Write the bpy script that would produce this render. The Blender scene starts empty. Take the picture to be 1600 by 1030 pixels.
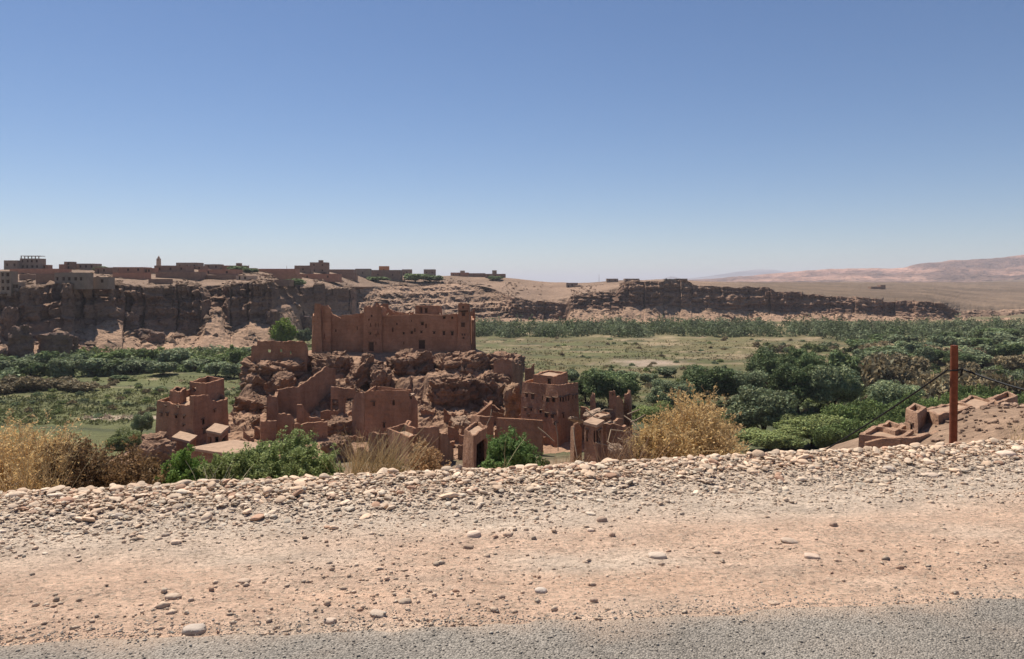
import bpy, bmesh, math
import numpy as np
from mathutils import Vector

# ------------------------------------------------------------------ camera, sky, sun, exposure
SC = bpy.context.scene
COLL = SC.collection
EYE = 1.6
F = 1200.0          # focal length in pixels of the 1600 px wide photograph
HZ = 445.0          # row of the horizon in the photograph
cam = bpy.data.cameras.new('camera')
cam.sensor_width = 36.0
cam.lens = 36.0 * F / 1600.0
cam.shift_y = (HZ - 515.0) / 1600.0
cam.clip_start = 0.1
cam.clip_end = 60000.0
cam_o = bpy.data.objects.new('camera', cam)
cam_o.location = (0, 0, EYE)
cam_o.rotation_euler = (math.radians(90), 0, 0)
COLL.objects.link(cam_o)
SC.camera = cam_o

SUN_EL = math.radians(59.0)
SUN_H = (-0.58, 0.81)                       # horizontal direction towards the sun: behind the village, to the left
sun_dir = Vector((SUN_H[0] * math.cos(SUN_EL), SUN_H[1] * math.cos(SUN_EL), math.sin(SUN_EL))).normalized()
world = bpy.data.worlds.new('World')
SC.world = world
world.use_nodes = True
wn = world.node_tree
bg = wn.nodes['Background']
sky = wn.nodes.new('ShaderNodeTexSky')
sky.sky_type = 'NISHITA'
sky.sun_disc = False
sky.sun_elevation = SUN_EL
sky.sun_rotation = math.atan2(SUN_H[0], SUN_H[1])
sky.altitude = 1500.0
sky.air_density = 1.0
sky.dust_density = 0.35
sky.ozone_density = 2.4
tint = wn.nodes.new('ShaderNodeVectorMath'); tint.operation = 'MULTIPLY'
tint.inputs[1].default_value = (1.0, 0.985, 1.03)
hsv = wn.nodes.new('ShaderNodeHueSaturation')
hsv.inputs['Saturation'].default_value = 1.11
wn.links.new(sky.outputs[0], hsv.inputs['Color'])
wn.links.new(hsv.outputs[0], tint.inputs[0])
wn.links.new(tint.outputs[0], bg.inputs['Color'])
bg.inputs['Strength'].default_value = 0.066
sl = bpy.data.lights.new('sun', 'SUN')
sl.energy = 5.0
sl.angle = math.radians(0.55)
sl.color = (1.0, 0.935, 0.82)
so = bpy.data.objects.new('sun', sl)
so.rotation_euler = sun_dir.to_track_quat('Z', 'Y').to_euler()
so.location = (0, 0, 200)
COLL.objects.link(so)
vs = SC.view_settings
vs.view_transform = 'Standard'
vs.look = 'None'
vs.exposure = 0.45
vs.gamma = 1.0
vs.use_curve_mapping = False
SC.cycles.max_bounces = 6
SC.cycles.volume_bounces = 0
SC.cycles.transparent_max_bounces = 8

# ------------------------------------------------------------------ numeric helpers
rng = np.random.default_rng(7)

def X(px, d): return (px - 800.0) / F * d
def Z(py, d): return EYE - (py - HZ) / F * d
def P(px, py, d): return np.array((X(px, d), d, Z(py, d)))
def sstep(a, b, x):
    t = np.clip((np.asarray(x, float) - a) / (b - a), 0, 1)
    return t * t * (3 - 2 * t)

def _hash(ix, iy, iz, seed):
    n = (ix * 374761393 + iy * 668265263 + iz * 1274126177 + seed * 362437) & 0xFFFFFFFF
    n = ((n ^ (n >> 13)) * 1274126177) & 0xFFFFFFFF
    n = ((n ^ (n >> 16)) * 668265263) & 0xFFFFFFFF
    n = n ^ (n >> 15)
    return (n & 0xFFFFFF).astype(np.float64) / 0x7FFFFF - 1.0

def vnoise(p, seed=0):
    p = np.asarray(p, float)
    i = np.floor(p).astype(np.int64); f = p - i
    f = f * f * f * (f * (f * 6 - 15) + 10)
    ix, iy, iz = i[..., 0], i[..., 1], i[..., 2]
    fx, fy, fz = f[..., 0], f[..., 1], f[..., 2]
    def g(a, b, c): return _hash(ix + a, iy + b, iz + c, seed)
    x00 = g(0,0,0) * (1-fx) + g(1,0,0) * fx; x10 = g(0,1,0) * (1-fx) + g(1,1,0) * fx
    x01 = g(0,0,1) * (1-fx) + g(1,0,1) * fx; x11 = g(0,1,1) * (1-fx) + g(1,1,1) * fx
    return (x00 * (1-fy) + x10 * fy) * (1-fz) + (x01 * (1-fy) + x11 * fy) * fz

_R = np.array([[0.36, 0.48, -0.8], [-0.8, 0.6, 0.0], [0.48, 0.64, 0.6]])
_R = _R @ np.array([[0.8, -0.6, 0], [0.6, 0.8, 0], [0, 0, 1]])
def fbm(p, scale=1.0, octaves=4, seed=0, gain=0.5):
    p = (np.asarray(p, float) * scale) @ _R
    a, s, tot = 1.0, 0.0, 0.0
    for k in range(octaves):
        s = s + a * vnoise(p + 17.3 * k, seed + k); tot += a
        a *= gain; p = (p * 2.03) @ _R
    return s / tot

def pt3(x, y, z=0.0):
    x, y, z = np.broadcast_arrays(np.asarray(x, float), np.asarray(y, float), np.asarray(z, float))
    return np.stack([x, y, z], -1)

# ------------------------------------------------------------------ mesh helpers
def put(name, me, parent=None, label=None, cat=None, group=None, kind=None):
    o = bpy.data.objects.new(name, me)
    COLL.objects.link(o)
    if parent is not None: o.parent = parent
    if label: o['label'] = label
    if cat:
        o['category'] = cat
        kind = kind or 'thing'
    if group: o['group'] = group
    if kind: o['kind'] = kind
    return o

def mesh(name, V, Fs, mat=None, col=None, smooth=False):
    """V (n,3); Fs: one array or a list of arrays (m,3)/(m,4); col: (n,3) or a single colour"""
    V = np.ascontiguousarray(V, np.float32)
    if not isinstance(Fs, (list, tuple)): Fs = [Fs]
    Fs = [np.asarray(f, np.int32) for f in Fs if len(f)]
    me = bpy.data.meshes.new(name)
    nl = sum(f.size for f in Fs); nf = sum(len(f) for f in Fs)
    me.vertices.add(len(V)); me.vertices.foreach_set('co', V.ravel())
    me.loops.add(nl); me.polygons.add(nf)
    me.loops.foreach_set('vertex_index', np.concatenate([f.ravel() for f in Fs]))
    tot = np.concatenate([np.full(len(f), f.shape[1], np.int32) for f in Fs])
    me.polygons.foreach_set('loop_start', np.concatenate([[0], np.cumsum(tot)[:-1]]).astype(np.int32))
    me.polygons.foreach_set('loop_total', tot)
    me.polygons.foreach_set('use_smooth', np.full(nf, bool(smooth)))
    if col is not None:
        c = np.ones((len(V), 4), np.float32); c[:, :3] = col
        at = me.color_attributes.new('Col', 'FLOAT_COLOR', 'POINT')
        at.data.foreach_set('color', c.ravel())
    me.update(calc_edges=True)
    me.validate()
    if smooth == 'angle': me.set_sharp_from_angle(angle=math.radians(35))
    if mat: me.materials.append(mat)
    return me

def grid_faces(nu, nv):
    i = np.arange(nu - 1)[:, None] * nv + np.arange(nv - 1)[None, :]
    return np.stack([i, i + nv, i + nv + 1, i + 1], -1).reshape(-1, 4)

def boxmesh(name, lo, hi, mat, col=None, jit=0.0, seed=0):
    lo, hi = np.array(lo, float), np.array(hi, float)
    c = np.array([[x, y, z] for z in (0, 1) for y in (0, 1) for x in (0, 1)], float)
    V = lo + c * (hi - lo)
    if jit: V = V + np.random.default_rng(seed).normal(0, jit, V.shape)
    Fq = [[0,2,3,1],[4,5,7,6],[0,1,5,4],[1,3,7,5],[3,2,6,7],[2,0,4,6]]
    return mesh(name, V, np.array(Fq), mat, col)

def empty(name, loc, label=None, cat=None, group=None, kind=None):
    o = put(name, None, None, label, cat, group, kind)
    o.location = loc; o.empty_display_size = 0.3
    return o

_ico = {}
def ico(n):
    if n not in _ico:
        bm = bmesh.new(); bmesh.ops.create_icosphere(bm, subdivisions=n, radius=1.0)
        _ico[n] = (np.array([v.co[:] for v in bm.verts]), np.array([[v.index for v in f.verts] for f in bm.faces]))
        bm.free()
    return _ico[n]

def tubes(Pts, R, sides=3):
    """Pts (n,k,3), R (n,k) -> verts, quads"""
    n, k, _ = Pts.shape
    d = np.gradient(Pts, axis=1); d /= np.linalg.norm(d, axis=2, keepdims=True) + 1e-9
    ref = np.where(np.abs(d[..., 2:3]) > 0.9, np.array([1.0, 0, 0]), np.array([0, 0, 1.0]))
    a = np.cross(d, ref); a /= np.linalg.norm(a, axis=2, keepdims=True) + 1e-9
    b = np.cross(d, a)
    th = np.arange(sides) * 2 * math.pi / sides
    V = Pts[:, :, None, :] + R[:, :, None, None] * (a[:, :, None, :] * np.cos(th)[None, None, :, None] + b[:, :, None, :] * np.sin(th)[None, None, :, None])
    i = (np.arange(n)[:, None, None] * k + np.arange(k - 1)[None, :, None]) * sides
    s = np.arange(sides)[None, None, :]; s2 = (s + 1) % sides
    Q = np.stack([i + s, i + s2, i + sides + s2, i + sides + s], -1).reshape(-1, 4)
    return V.reshape(-1, 3), Q

def quads_at(C, size, seed, up=0.0, aspect=1.0, out=None):
    """leaf-like quads at centres C with random orientation; size (n,)"""
    r = np.random.default_rng(seed); n = len(C)
    nrm = r.normal(size=(n, 3)); nrm[:, 2] += up
    if out is not None: nrm = nrm * 0.7 + out
    nrm /= np.linalg.norm(nrm, axis=1, keepdims=True) + 1e-9
    t = np.cross(nrm, r.normal(size=(n, 3))); t /= np.linalg.norm(t, axis=1, keepdims=True) + 1e-9
    b = np.cross(nrm, t)
    s = np.asarray(size)[:, None]
    # a pointed leaf: one triangle
    V = np.stack([C - t * s - b * s * 0.15 * aspect, C + b * s * 0.75 * aspect, C + t * s - b * s * 0.45 * aspect], 1).reshape(-1, 3)
    return V, np.arange(3 * n).reshape(n, 3)

# ------------------------------------------------------------------ materials
def nmat(name):
    m = bpy.data.materials.new(name); m.use_nodes = True
    t = m.node_tree; b = t.nodes['Principled BSDF']
    b.inputs['Specular IOR Level'].default_value = 0.2
    return m, t, b

def N(t, kind, **kw):
    n = t.nodes.new(kind)
    for k, v in kw.items(): setattr(n, k, v)
    return n

def noise_node(t, vec, scale, detail=5.0, rough=0.6):
    n = N(t, 'ShaderNodeTexNoise'); n.inputs['Scale'].default_value = scale
    n.inputs['Detail'].default_value = detail; n.inputs['Roughness'].default_value = rough
    t.links.new(vec, n.inputs['Vector']); return n

def maprange(t, src, a, b, lo, hi):
    n = N(t, 'ShaderNodeMapRange')
    n.inputs['From Min'].default_value = a; n.inputs['From Max'].default_value = b
    n.inputs['To Min'].default_value = lo; n.inputs['To Max'].default_value = hi
    t.links.new(src, n.inputs['Value']); return n.outputs['Result']

def mul(t, col, fac):
    n = N(t, 'ShaderNodeVectorMath', operation='SCALE')
    t.links.new(col, n.inputs[0]); t.links.new(fac, n.inputs['Scale']); return n.outputs['Vector']

def mixc(t, fac, a, b):
    n = N(t, 'ShaderNodeMix', data_type='RGBA')
    if hasattr(fac, 'links'): t.links.new(fac, n.inputs['Factor'])
    else: n.inputs['Factor'].default_value = fac
    for s, v in ((n.inputs[6], a), (n.inputs[7], b)):
        if hasattr(v, 'links'): t.links.new(v, s)
        else: s.default_value = (*v, 1)
    return n.outputs[2]

def bump(t, b, height, dist, strength=1.0, chain=None):
    n = N(t, 'ShaderNodeBump'); n.inputs['Distance'].default_value = dist; n.inputs['Strength'].default_value = strength
    t.links.new(height, n.inputs['Height'])
    if chain is not None: t.links.new(chain, n.inputs['Normal'])
    t.links.new(n.outputs['Normal'], b.inputs['Normal']); return n.outputs['Normal']

def attr_mat(name, s1, c1, s2, c2, bs=None, bd=0.0, rough=0.95, stretch=(1, 1, 1), bs2=None, bd2=0.0):
    """colour from the mesh's own Col attribute, varied by two noises (world position), with fine relief"""
    m, t, b = nmat(name)
    at = N(t, 'ShaderNodeAttribute', attribute_name='Col')
    g = N(t, 'ShaderNodeNewGeometry')
    mp = N(t, 'ShaderNodeMapping'); mp.inputs['Scale'].default_value = stretch
    t.links.new(g.outputs['Position'], mp.inputs['Vector'])
    v = mp.outputs['Vector']
    c = at.outputs['Color']
    n1 = noise_node(t, v, s1); c = mul(t, c, maprange(t, n1.outputs['Fac'], 0.3, 0.7, 1 - c1, 1 + c1))
    n2 = noise_node(t, v, s2, 6, 0.7); c = mul(t, c, maprange(t, n2.outputs['Fac'], 0.3, 0.7, 1 - c2, 1 + c2))
    t.links.new(c, b.inputs['Base Color'])
    b.inputs['Roughness'].default_value = rough
    if bs:
        nb = noise_node(t, v, bs, 8, 0.65); ch = bump(t, b, nb.outputs['Fac'], bd)
        if bs2:
            nb2 = noise_node(t, v, bs2, 4, 0.6); bump(t, b, nb2.outputs['Fac'], bd2, chain=ch)
    return m

def adobe_mat(name, c0, c1, wash=0.25):
    """rammed earth: lift lines, rain wash, pitted relief"""
    m, t, b = nmat(name)
    g = N(t, 'ShaderNodeNewGeometry'); v = g.outputs['Position']
    n1 = noise_node(t, v, 0.35, 6, 0.65)
    c = mixc(t, maprange(t, n1.outputs['Fac'], 0.32, 0.68, 0, 1), c0, c1)
    mp = N(t, 'ShaderNodeMapping'); mp.inputs['Scale'].default_value = (0.55, 0.55, 0.10)
    t.links.new(v, mp.inputs['Vector'])
    n2 = noise_node(t, mp.outputs['Vector'], 1.0, 5, 0.6)
    c = mul(t, c, maprange(t, n2.outputs['Fac'], 0.3, 0.7, 1 - wash, 1 + wash * 0.8))
    w = N(t, 'ShaderNodeTexWave', wave_type='BANDS', bands_direction='Z')
    w.inputs['Scale'].default_value = 0.36; w.inputs['Distortion'].default_value = 4.0; w.inputs['Detail'].default_value = 3
    t.links.new(v, w.inputs['Vector'])
    c = mul(t, c, maprange(t, w.outputs['Fac'], 0.0, 0.4, 0.94, 1.0))
    n3 = noise_node(t, v, 5.0, 6, 0.75)
    c = mul(t, c, maprange(t, n3.outputs['Fac'], 0.3, 0.7, 0.86, 1.14))
    t.links.new(c, b.inputs['Base Color']); b.inputs['Roughness'].default_value = 0.97
    ch = bump(t, b, n3.outputs['Fac'], 0.18)
    nb = noise_node(t, v, 1.2, 5, 0.6); bump(t, b, nb.outputs['Fac'], 0.45, chain=ch)
    return m

def leaf_mat(name, trans=0.25):
    m, t, b = nmat(name)
    at = N(t, 'ShaderNodeAttribute', attribute_name='Col')
    oi = N(t, 'ShaderNodeObjectInfo')
    c = mul(t, at.outputs['Color'], maprange(t, oi.outputs['Random'], 0, 1, 0.78, 1.2))
    t.links.new(c, b.inputs['Base Color']); b.inputs['Roughness'].default_value = 0.75
    tr = N(t, 'ShaderNodeBsdfTranslucent'); t.links.new(c, tr.inputs['Color'])
    mx = N(t, 'ShaderNodeMixShader'); mx.inputs[0].default_value = trans
    t.links.new(b.outputs[0], mx.inputs[1]); t.links.new(tr.outputs[0], mx.inputs[2])
    t.links.new(mx.outputs[0], t.nodes['Material Output'].inputs['Surface'])
    return m

def plain_mat(name, col, rough=0.85, ns=3.0, c1=0.2, bd=0.02):
    m, t, b = nmat(name)
    g = N(t, 'ShaderNodeNewGeometry')
    n = noise_node(t, g.outputs['Position'], ns, 5, 0.65)
    rgb = N(t, 'ShaderNodeRGB'); rgb.outputs[0].default_value = (*col, 1)
    t.links.new(mul(t, rgb.outputs[0], maprange(t, n.outputs['Fac'], 0.3, 0.7, 1 - c1, 1 + c1)), b.inputs['Base Color'])
    b.inputs['Roughness'].default_value = rough
    bump(t, b, n.outputs['Fac'], bd)
    return m

M = {}
M['adobe'] = adobe_mat('adobe', (0.30, 0.15, 0.088), (0.45, 0.24, 0.148), 0.2)
M['adobe_old'] = adobe_mat('adobe_old', (0.28, 0.15, 0.092), (0.44, 0.25, 0.158), 0.25)
M['adobe_pale'] = adobe_mat('adobe_pale', (0.37, 0.215, 0.138), (0.47, 0.29, 0.195), 0.2)
M['roof_earth'] = plain_mat('roof_earth', (0.36, 0.24, 0.165), 0.97, 1.5, 0.22, 0.08)
M['rock'] = attr_mat('rock', 0.25, 0.22, 1.8, 0.22, 1.3, 0.5, stretch=(1, 1, 2.2), bs2=6.0, bd2=0.12)
M['cliff'] = attr_mat('cliff', 0.05, 0.18, 0.5, 0.25, 0.35, 1.6, stretch=(1, 1, 2.0), bs2=1.6, bd2=0.5)
M['earth'] = attr_mat('earth', 0.12, 0.15, 1.6, 0.28, 1.2, 0.35, bs2=5.0, bd2=0.1)
M['valley'] = attr_mat('valley', 0.06, 0.16, 0.9, 0.38, 0.7, 0.5, stretch=(0.6, 1, 1), bs2=3.0, bd2=0.2)
M['far'] = attr_mat('far', 0.004, 0.3, 0.02, 0.3, 0.012, 40.0, stretch=(1, 1, 4))
M['stone'] = attr_mat('stone', 9.0, 0.10, 60.0, 0.14, 70.0, 0.004, rough=0.85)
M['leaf'] = leaf_mat('leaf', 0.22)
M['bush_leaf'] = leaf_mat('bush_leaf', 0.3)
M['twig'] = attr_mat('twig', 6.0, 0.12, 40.0, 0.2, rough=0.9)
M['bark'] = plain_mat('bark', (0.11, 0.08, 0.055), 0.95, 6, 0.3, 0.05)
M['wood'] = plain_mat('wood', (0.085, 0.05, 0.035), 0.9, 8, 0.35, 0.01)  # dark tone of door panels; in window openings it imitates the shade inside
M['beam'] = plain_mat('beam', (0.30, 0.22, 0.15), 0.9, 6, 0.25, 0.01)
M['lintel'] = plain_mat('lintel', (0.17, 0.105, 0.068), 0.9, 8, 0.3, 0.01)
M['concrete'] = plain_mat('concrete', (0.29, 0.215, 0.165), 0.95, 0.5, 0.2, 0.05)
M['mud_brick'] = plain_mat('mud_brick', (0.27, 0.17, 0.12), 0.95, 0.5, 0.2, 0.05)
M['red_plaster'] = plain_mat('red_plaster', (0.40, 0.20, 0.13), 0.95, 0.5, 0.15, 0.03)
M['orange_plaster'] = plain_mat('orange_plaster', (0.52, 0.22, 0.10), 0.95, 0.5, 0.12, 0.03)
M['pale_plaster'] = plain_mat('pale_plaster', (0.50, 0.36, 0.26), 0.95, 0.5, 0.15, 0.03)
M['dark_pane'] = plain_mat('dark_pane', (0.05, 0.04, 0.035), 0.6, 4, 0.2, 0.0)
M['cable'] = plain_mat('cable', (0.012, 0.012, 0.013), 0.6, 20, 0.1, 0.0)
M['pole'] = plain_mat('pole', (0.16, 0.05, 0.026), 0.85, 9, 0.3, 0.01)

def asphalt_mat():
    m, t, b = nmat('asphalt')
    g = N(t, 'ShaderNodeNewGeometry'); v = g.outputs['Position']
    vo = N(t, 'ShaderNodeTexVoronoi'); vo.inputs['Scale'].default_value = 110.0
    t.links.new(v, vo.inputs['Vector'])
    hs = N(t, 'ShaderNodeSeparateColor'); t.links.new(vo.outputs['Color'], hs.inputs[0])
    c = mixc(t, hs.outputs[0], (0.16, 0.142, 0.122), (0.40, 0.352, 0.30))
    n1 = noise_node(t, v, 1.1, 5, 0.6)
    c = mul(t, c, maprange(t, n1.outputs['Fac'], 0.3, 0.7, 0.8, 1.15))
    dk = maprange(t, vo.outputs['Distance'], 0.35, 0.75, 1.0, 0.7)
    c = mul(t, c, dk)
    n2 = noise_node(t, v, 0.8, 4, 0.6)
    c = mixc(t, maprange(t, n2.outputs['Fac'], 0.52, 0.75, 0.0, 0.35), c, (0.40, 0.27, 0.19))
    at = N(t, 'ShaderNodeAttribute', attribute_name='Col')
    c = mixc(t, at.outputs['Fac'], c, (0.52, 0.365, 0.26))
    t.links.new(c, b.inputs['Base Color']); b.inputs['Roughness'].default_value = 0.85
    inv = maprange(t, vo.outputs['Distance'], 0.0, 0.8, 1.0, 0.0)
    bump(t, b, inv, 0.007)
    return m
M['asphalt'] = asphalt_mat()

def dirt_mat():
    m, t, b = nmat('dirt')
    at = N(t, 'ShaderNodeAttribute', attribute_name='Col')
    g = N(t, 'ShaderNodeNewGeometry'); v = g.outputs['Position']
    mp = N(t, 'ShaderNodeMapping'); mp.inputs['Scale'].default_value = (0.7, 1.3, 1); mp.inputs['Rotation'].default_value = (0, 0, -0.12)
    t.links.new(v, mp.inputs['Vector'])
    c = at.outputs['Color']
    n1 = noise_node(t, mp.outputs['Vector'], 3.0, 8, 0.7)
    c = mul(t, c, maprange(t, n1.outputs['Fac'], 0.3, 0.7, 0.78, 1.2))
    n2 = noise_node(t, v, 30.0, 6, 0.75)
    c = mul(t, c, maprange(t, n2.outputs['Fac'], 0.3, 0.7, 0.72, 1.25))
    vo = N(t, 'ShaderNodeTexVoronoi'); vo.inputs['Scale'].default_value = 55.0
    t.links.new(v, vo.inputs['Vector'])
    hs = N(t, 'ShaderNodeSeparateColor'); t.links.new(vo.outputs['Color'], hs.inputs[0])
    chip = maprange(t, hs.outputs[0], 0.72, 0.74, 0.0, 0.6)
    c = mixc(t, chip, c, mixc(t, hs.outputs[1], (0.25, 0.18, 0.13), (0.58, 0.45, 0.34)))
    t.links.new(c, b.inputs['Base Color']); b.inputs['Roughness'].default_value = 0.95
    ch = bump(t, b, n2.outputs['Fac'], 0.03)
    n4 = noise_node(t, mp.outputs['Vector'], 11.0, 5, 0.6)
    ch = bump(t, b, n4.outputs['Fac'], 0.04, chain=ch)
    ch = bump(t, b, n1.outputs['Fac'], 0.05, chain=ch)
    inv = N(t, 'ShaderNodeMath', operation='MULTIPLY'); t.links.new(maprange(t, vo.outputs['Distance'], 0.0, 0.6, 1.0, 0.0), inv.inputs[0]); t.links.new(chip, inv.inputs[1])
    bump(t, b, inv.outputs[0], 0.012, chain=ch)
    return m
M['dirt'] = dirt_mat()

# ------------------------------------------------------------------ ground heights
def crest_y(x): return 6.41 + 0.2177 * np.asarray(x, float)
def road_y(x): return 3.66 + 0.09 * np.asarray(x, float)
_q = [0, 0.4, 1, 3, 6, 12, 25, 45, 80, 110, 140, 200, 9000]
_z = [0.05, -0.05, -0.42, -1.75, -3.6, -6.6, -10.6, -14.6, -19.6, -22.6, -24.0, -24.0, -24.0]
def ruts(x, y):
    t = y - road_y(x) + 0.10 * fbm(pt3(x, 0), 0.5, 3, 17)
    w = 0.6 + 0.5 * fbm(pt3(x, 7), 0.7, 3, 18)
    return -0.020 * w * (np.exp(-((t - 0.42) / 0.13) ** 2) + 0.8 * np.exp(-((t - 1.55) / 0.14) ** 2)) + 0.010 * w * (np.exp(-((t - 0.68) / 0.10) ** 2) + np.exp(-((t - 1.28) / 0.10) ** 2))
def ground(x, y):
    """natural ground: verge, bank, hillside, valley floor"""
    x, y = np.asarray(x, float), np.asarray(y, float)
    q = (y - crest_y(np.clip(x, -25, 25))) * 0.977
    z = np.interp(q, _q, _z)
    z = np.where(q < 0, 0.05 * sstep(-1.5, 0.0, q), z)
    z = z + 7.2 * np.exp(-(((x - 40) / 17.0) ** 2 + ((y - 60) / 15.0) ** 2))      # spur with the small ruins
    z = z + sstep(8, 40, q) * 0.5 * fbm(pt3(x, y), 0.05, 3, 3)
    return z

# ------------------------------------------------------------------ road
nx, ny = 560, 24
u = np.sign(np.linspace(-1, 1, nx)) * 30 * np.abs(np.linspace(-1, 1, nx)) ** 1.8; w = np.linspace(0, 1, ny)
U, Wg = np.meshgrid(u, w, indexing='ij')
edge = road_y(U) + 0.09 * fbm(pt3(U, 0), 3.5, 5, 5, 0.65) + 0.08 * fbm(pt3(U, 3), 0.6, 3, 6)
Wg = 1 - (1 - Wg) ** 2.6
Yr = -6 + (edge + 6) * Wg
Zr = 0.012 - 0.02 * sstep(0.0, -0.06, Yr - edge - 0.0) * 0 - 0.018 * sstep(-0.05, 0.0, Yr - edge)
dust = sstep(-0.20, 0.05, Yr - edge + 0.16 * fbm(pt3(U, Yr), 3.0, 4, 19)) * 0.45
put('road', mesh('road', pt3(U, Yr, Zr).reshape(-1, 3), grid_faces(nx, ny), M['asphalt'], col=np.repeat(dust.reshape(-1, 1), 3, 1), smooth=True),
    label='grey gravelly asphalt road along the bottom of the picture', kind='structure')

# ------------------------------------------------------------------ verge: bare dirt running up to the bank
nx, ny = 520, 125
u = np.linspace(-17, 19, nx)
v = np.linspace(0, 1, ny)
U, Vg = np.meshgrid(u, v, indexing='ij')
y0 = road_y(U) - 0.45; y1 = crest_y(U) + 5.0
Yv = y0 + (y1 - y0) * Vg
Zv = ground(U, Yv)
rel = sstep(0.0, 0.25, Yv - road_y(U))
Zv = Zv - 0.006 * (1 - rel) + rel * (0.022 * fbm(pt3(U, Yv), 0.9, 4, 8) + 0.018 * fbm(pt3(U, Yv), 5, 5, 9, 0.65) + ruts(U, Yv))
wob = 0.3 * fbm(pt3(U, Yv), 0.7, 4, 12)
k = sstep(-1.75, -1.0, Yv - crest_y(U) + wob)[..., None]
stain = sstep(0.0, 0.5, fbm(pt3(U * 0.6, Yv * 1.6), 1.0, 5, 13))[..., None]
dirtc = np.array((0.66, 0.45, 0.325)) * (1 - stain) + np.array((0.66, 0.515, 0.40)) * stain
red = sstep(0.1, 0.55, fbm(pt3(U * 0.5, Yv * 2.0), 1.1, 4, 15))[..., None]
dirtc = dirtc * (1 - 0.45 * red) + np.array((0.64, 0.41, 0.28)) * 0.45 * red
bankc = np.array((0.64, 0.51, 0.40))
cv = dirtc * (1 - k) + bankc * k
verge = put('roadside_verge', mesh('roadside_verge', pt3(U, Yv, Zv).reshape(-1, 3), grid_faces(nx, ny), M['dirt'], col=cv.reshape(-1, 3), smooth=True),
            label='bare pinkish dirt verge between the road and the stony bank', kind='structure')
def vz(x, y):
    x, y = np.asarray(x, float), np.asarray(y, float)
    rel = sstep(0.0, 0.25, y - road_y(x))
    return ground(x, y) - 0.006 * (1 - rel) + rel * (0.022 * fbm(pt3(x, y), 0.9, 4, 8) + 0.018 * fbm(pt3(x, y), 5, 5, 9, 0.65) + ruts(x, y))

# ------------------------------------------------------------------ hillside and valley floor: one sheet
def valley_colour(x, y):
    px = 800 + F * x / np.maximum(y, 1); p = pt3(x, y)
    dist = y
    n1 = fbm(p, 0.02, 4, 21); n2 = fbm(p * np.array((0.35, 1.6, 1)), 0.06, 4, 22); n3 = fbm(p, 0.25, 3, 23)
    green = np.array((0.098, 0.104, 0.040)); olive = np.array((0.150, 0.125, 0.060)); tan = np.array((0.27, 0.20, 0.125))
    dark = np.array((0.060, 0.068, 0.034)); soil = np.array((0.30, 0.195, 0.135)); pink = np.array((0.40, 0.30, 0.235))
    left = sstep(560, 420, px)
    def mx(a, b, t): return a * (1 - t[..., None]) + b * t[..., None]
    c = mx(np.broadcast_to(olive, p.shape), green, sstep(-0.25, 0.45, n2 + 0.5 * n1))
    c = mx(c, np.array((0.115, 0.082, 0.045)), sstep(0.1, 0.5, n3 + n1) * 0.6)
    c = mx(c, np.array((0.112, 0.118, 0.046)), left * sstep(-0.5, 0.2, n2 + 0.4) * 0.85)
    c = mx(c, tan, (1 - left) * sstep(0.30, 0.42, n2) * sstep(200, 250, dist) * 0.8)
    lines = np.abs(np.sin(dist * 0.21 + 2.5 * n1 + 0.012 * x))
    c = mx(c, tan * 1.15, sstep(0.985, 1.0, lines) * sstep(-0.2, 0.2, n3) * 0.9 * sstep(150, 190, dist))
    lines = np.abs(np.sin(dist * 0.115 + 1.0 + 0.03 * x))
    c = mx(c, dark, sstep(0.97, 1.0, lines) * 0.7)
    c = mx(c, dark * 1.2, (1 - left) * sstep(175, 150, dist) * 0.8)
    # sandy wash and dry patches
    g = np.exp(-(((x - 43) / 13.0) ** 2 + ((dist - 250) / 14.0) ** 2)); c = mx(c, pink, sstep(0.25, 0.95, g + 0.5 * n3) * 0.8)
    g = np.exp(-(((x + 74) / 9.0) ** 2 + ((dist - 148) / 4.0) ** 2)); c = mx(c, pink, sstep(0.25, 0.95, g + 0.5 * n3) * 0.8)
    c = mx(c, soil, sstep(105, 85, dist) * 0.9)
    c = mx(c, np.array((0.20, 0.15, 0.09)), sstep(430, 600, dist) * 0.5)
    return c * (1 + 0.18 * n3[..., None])
pxs = np.linspace(-560, 2160, 420)
ds = np.concatenate([np.linspace(5.0, 30, 30)[:-1], F * 26.0 / np.linspace(F * 26 / 30, F * 26 / 90, 30)[:-1], F * 26.0 / np.linspace(F * 26 / 90.0, F * 26 / 760.0, 150)])
A, D = np.meshgrid(pxs, ds, indexing='ij')
Xg = X(A, D); Yg = D
Zg = ground(Xg, Yg) - np.where(Yg < crest_y(np.clip(Xg, -25, 25)) + 7, 0.35, 0.0)
Zg = Zg + sstep(80, 130, Yg) * 0.25 * fbm(pt3(Xg, Yg), 0.3, 3, 24)
put('valley_ground', mesh('valley_ground', pt3(Xg, Yg, Zg).reshape(-1, 3), grid_faces(len(pxs), len(ds)), M['valley'],
    col=valley_colour(Xg, Yg).reshape(-1, 3), smooth=True), label='green and olive fields of the valley floor below the cliffs', kind='structure')

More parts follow.
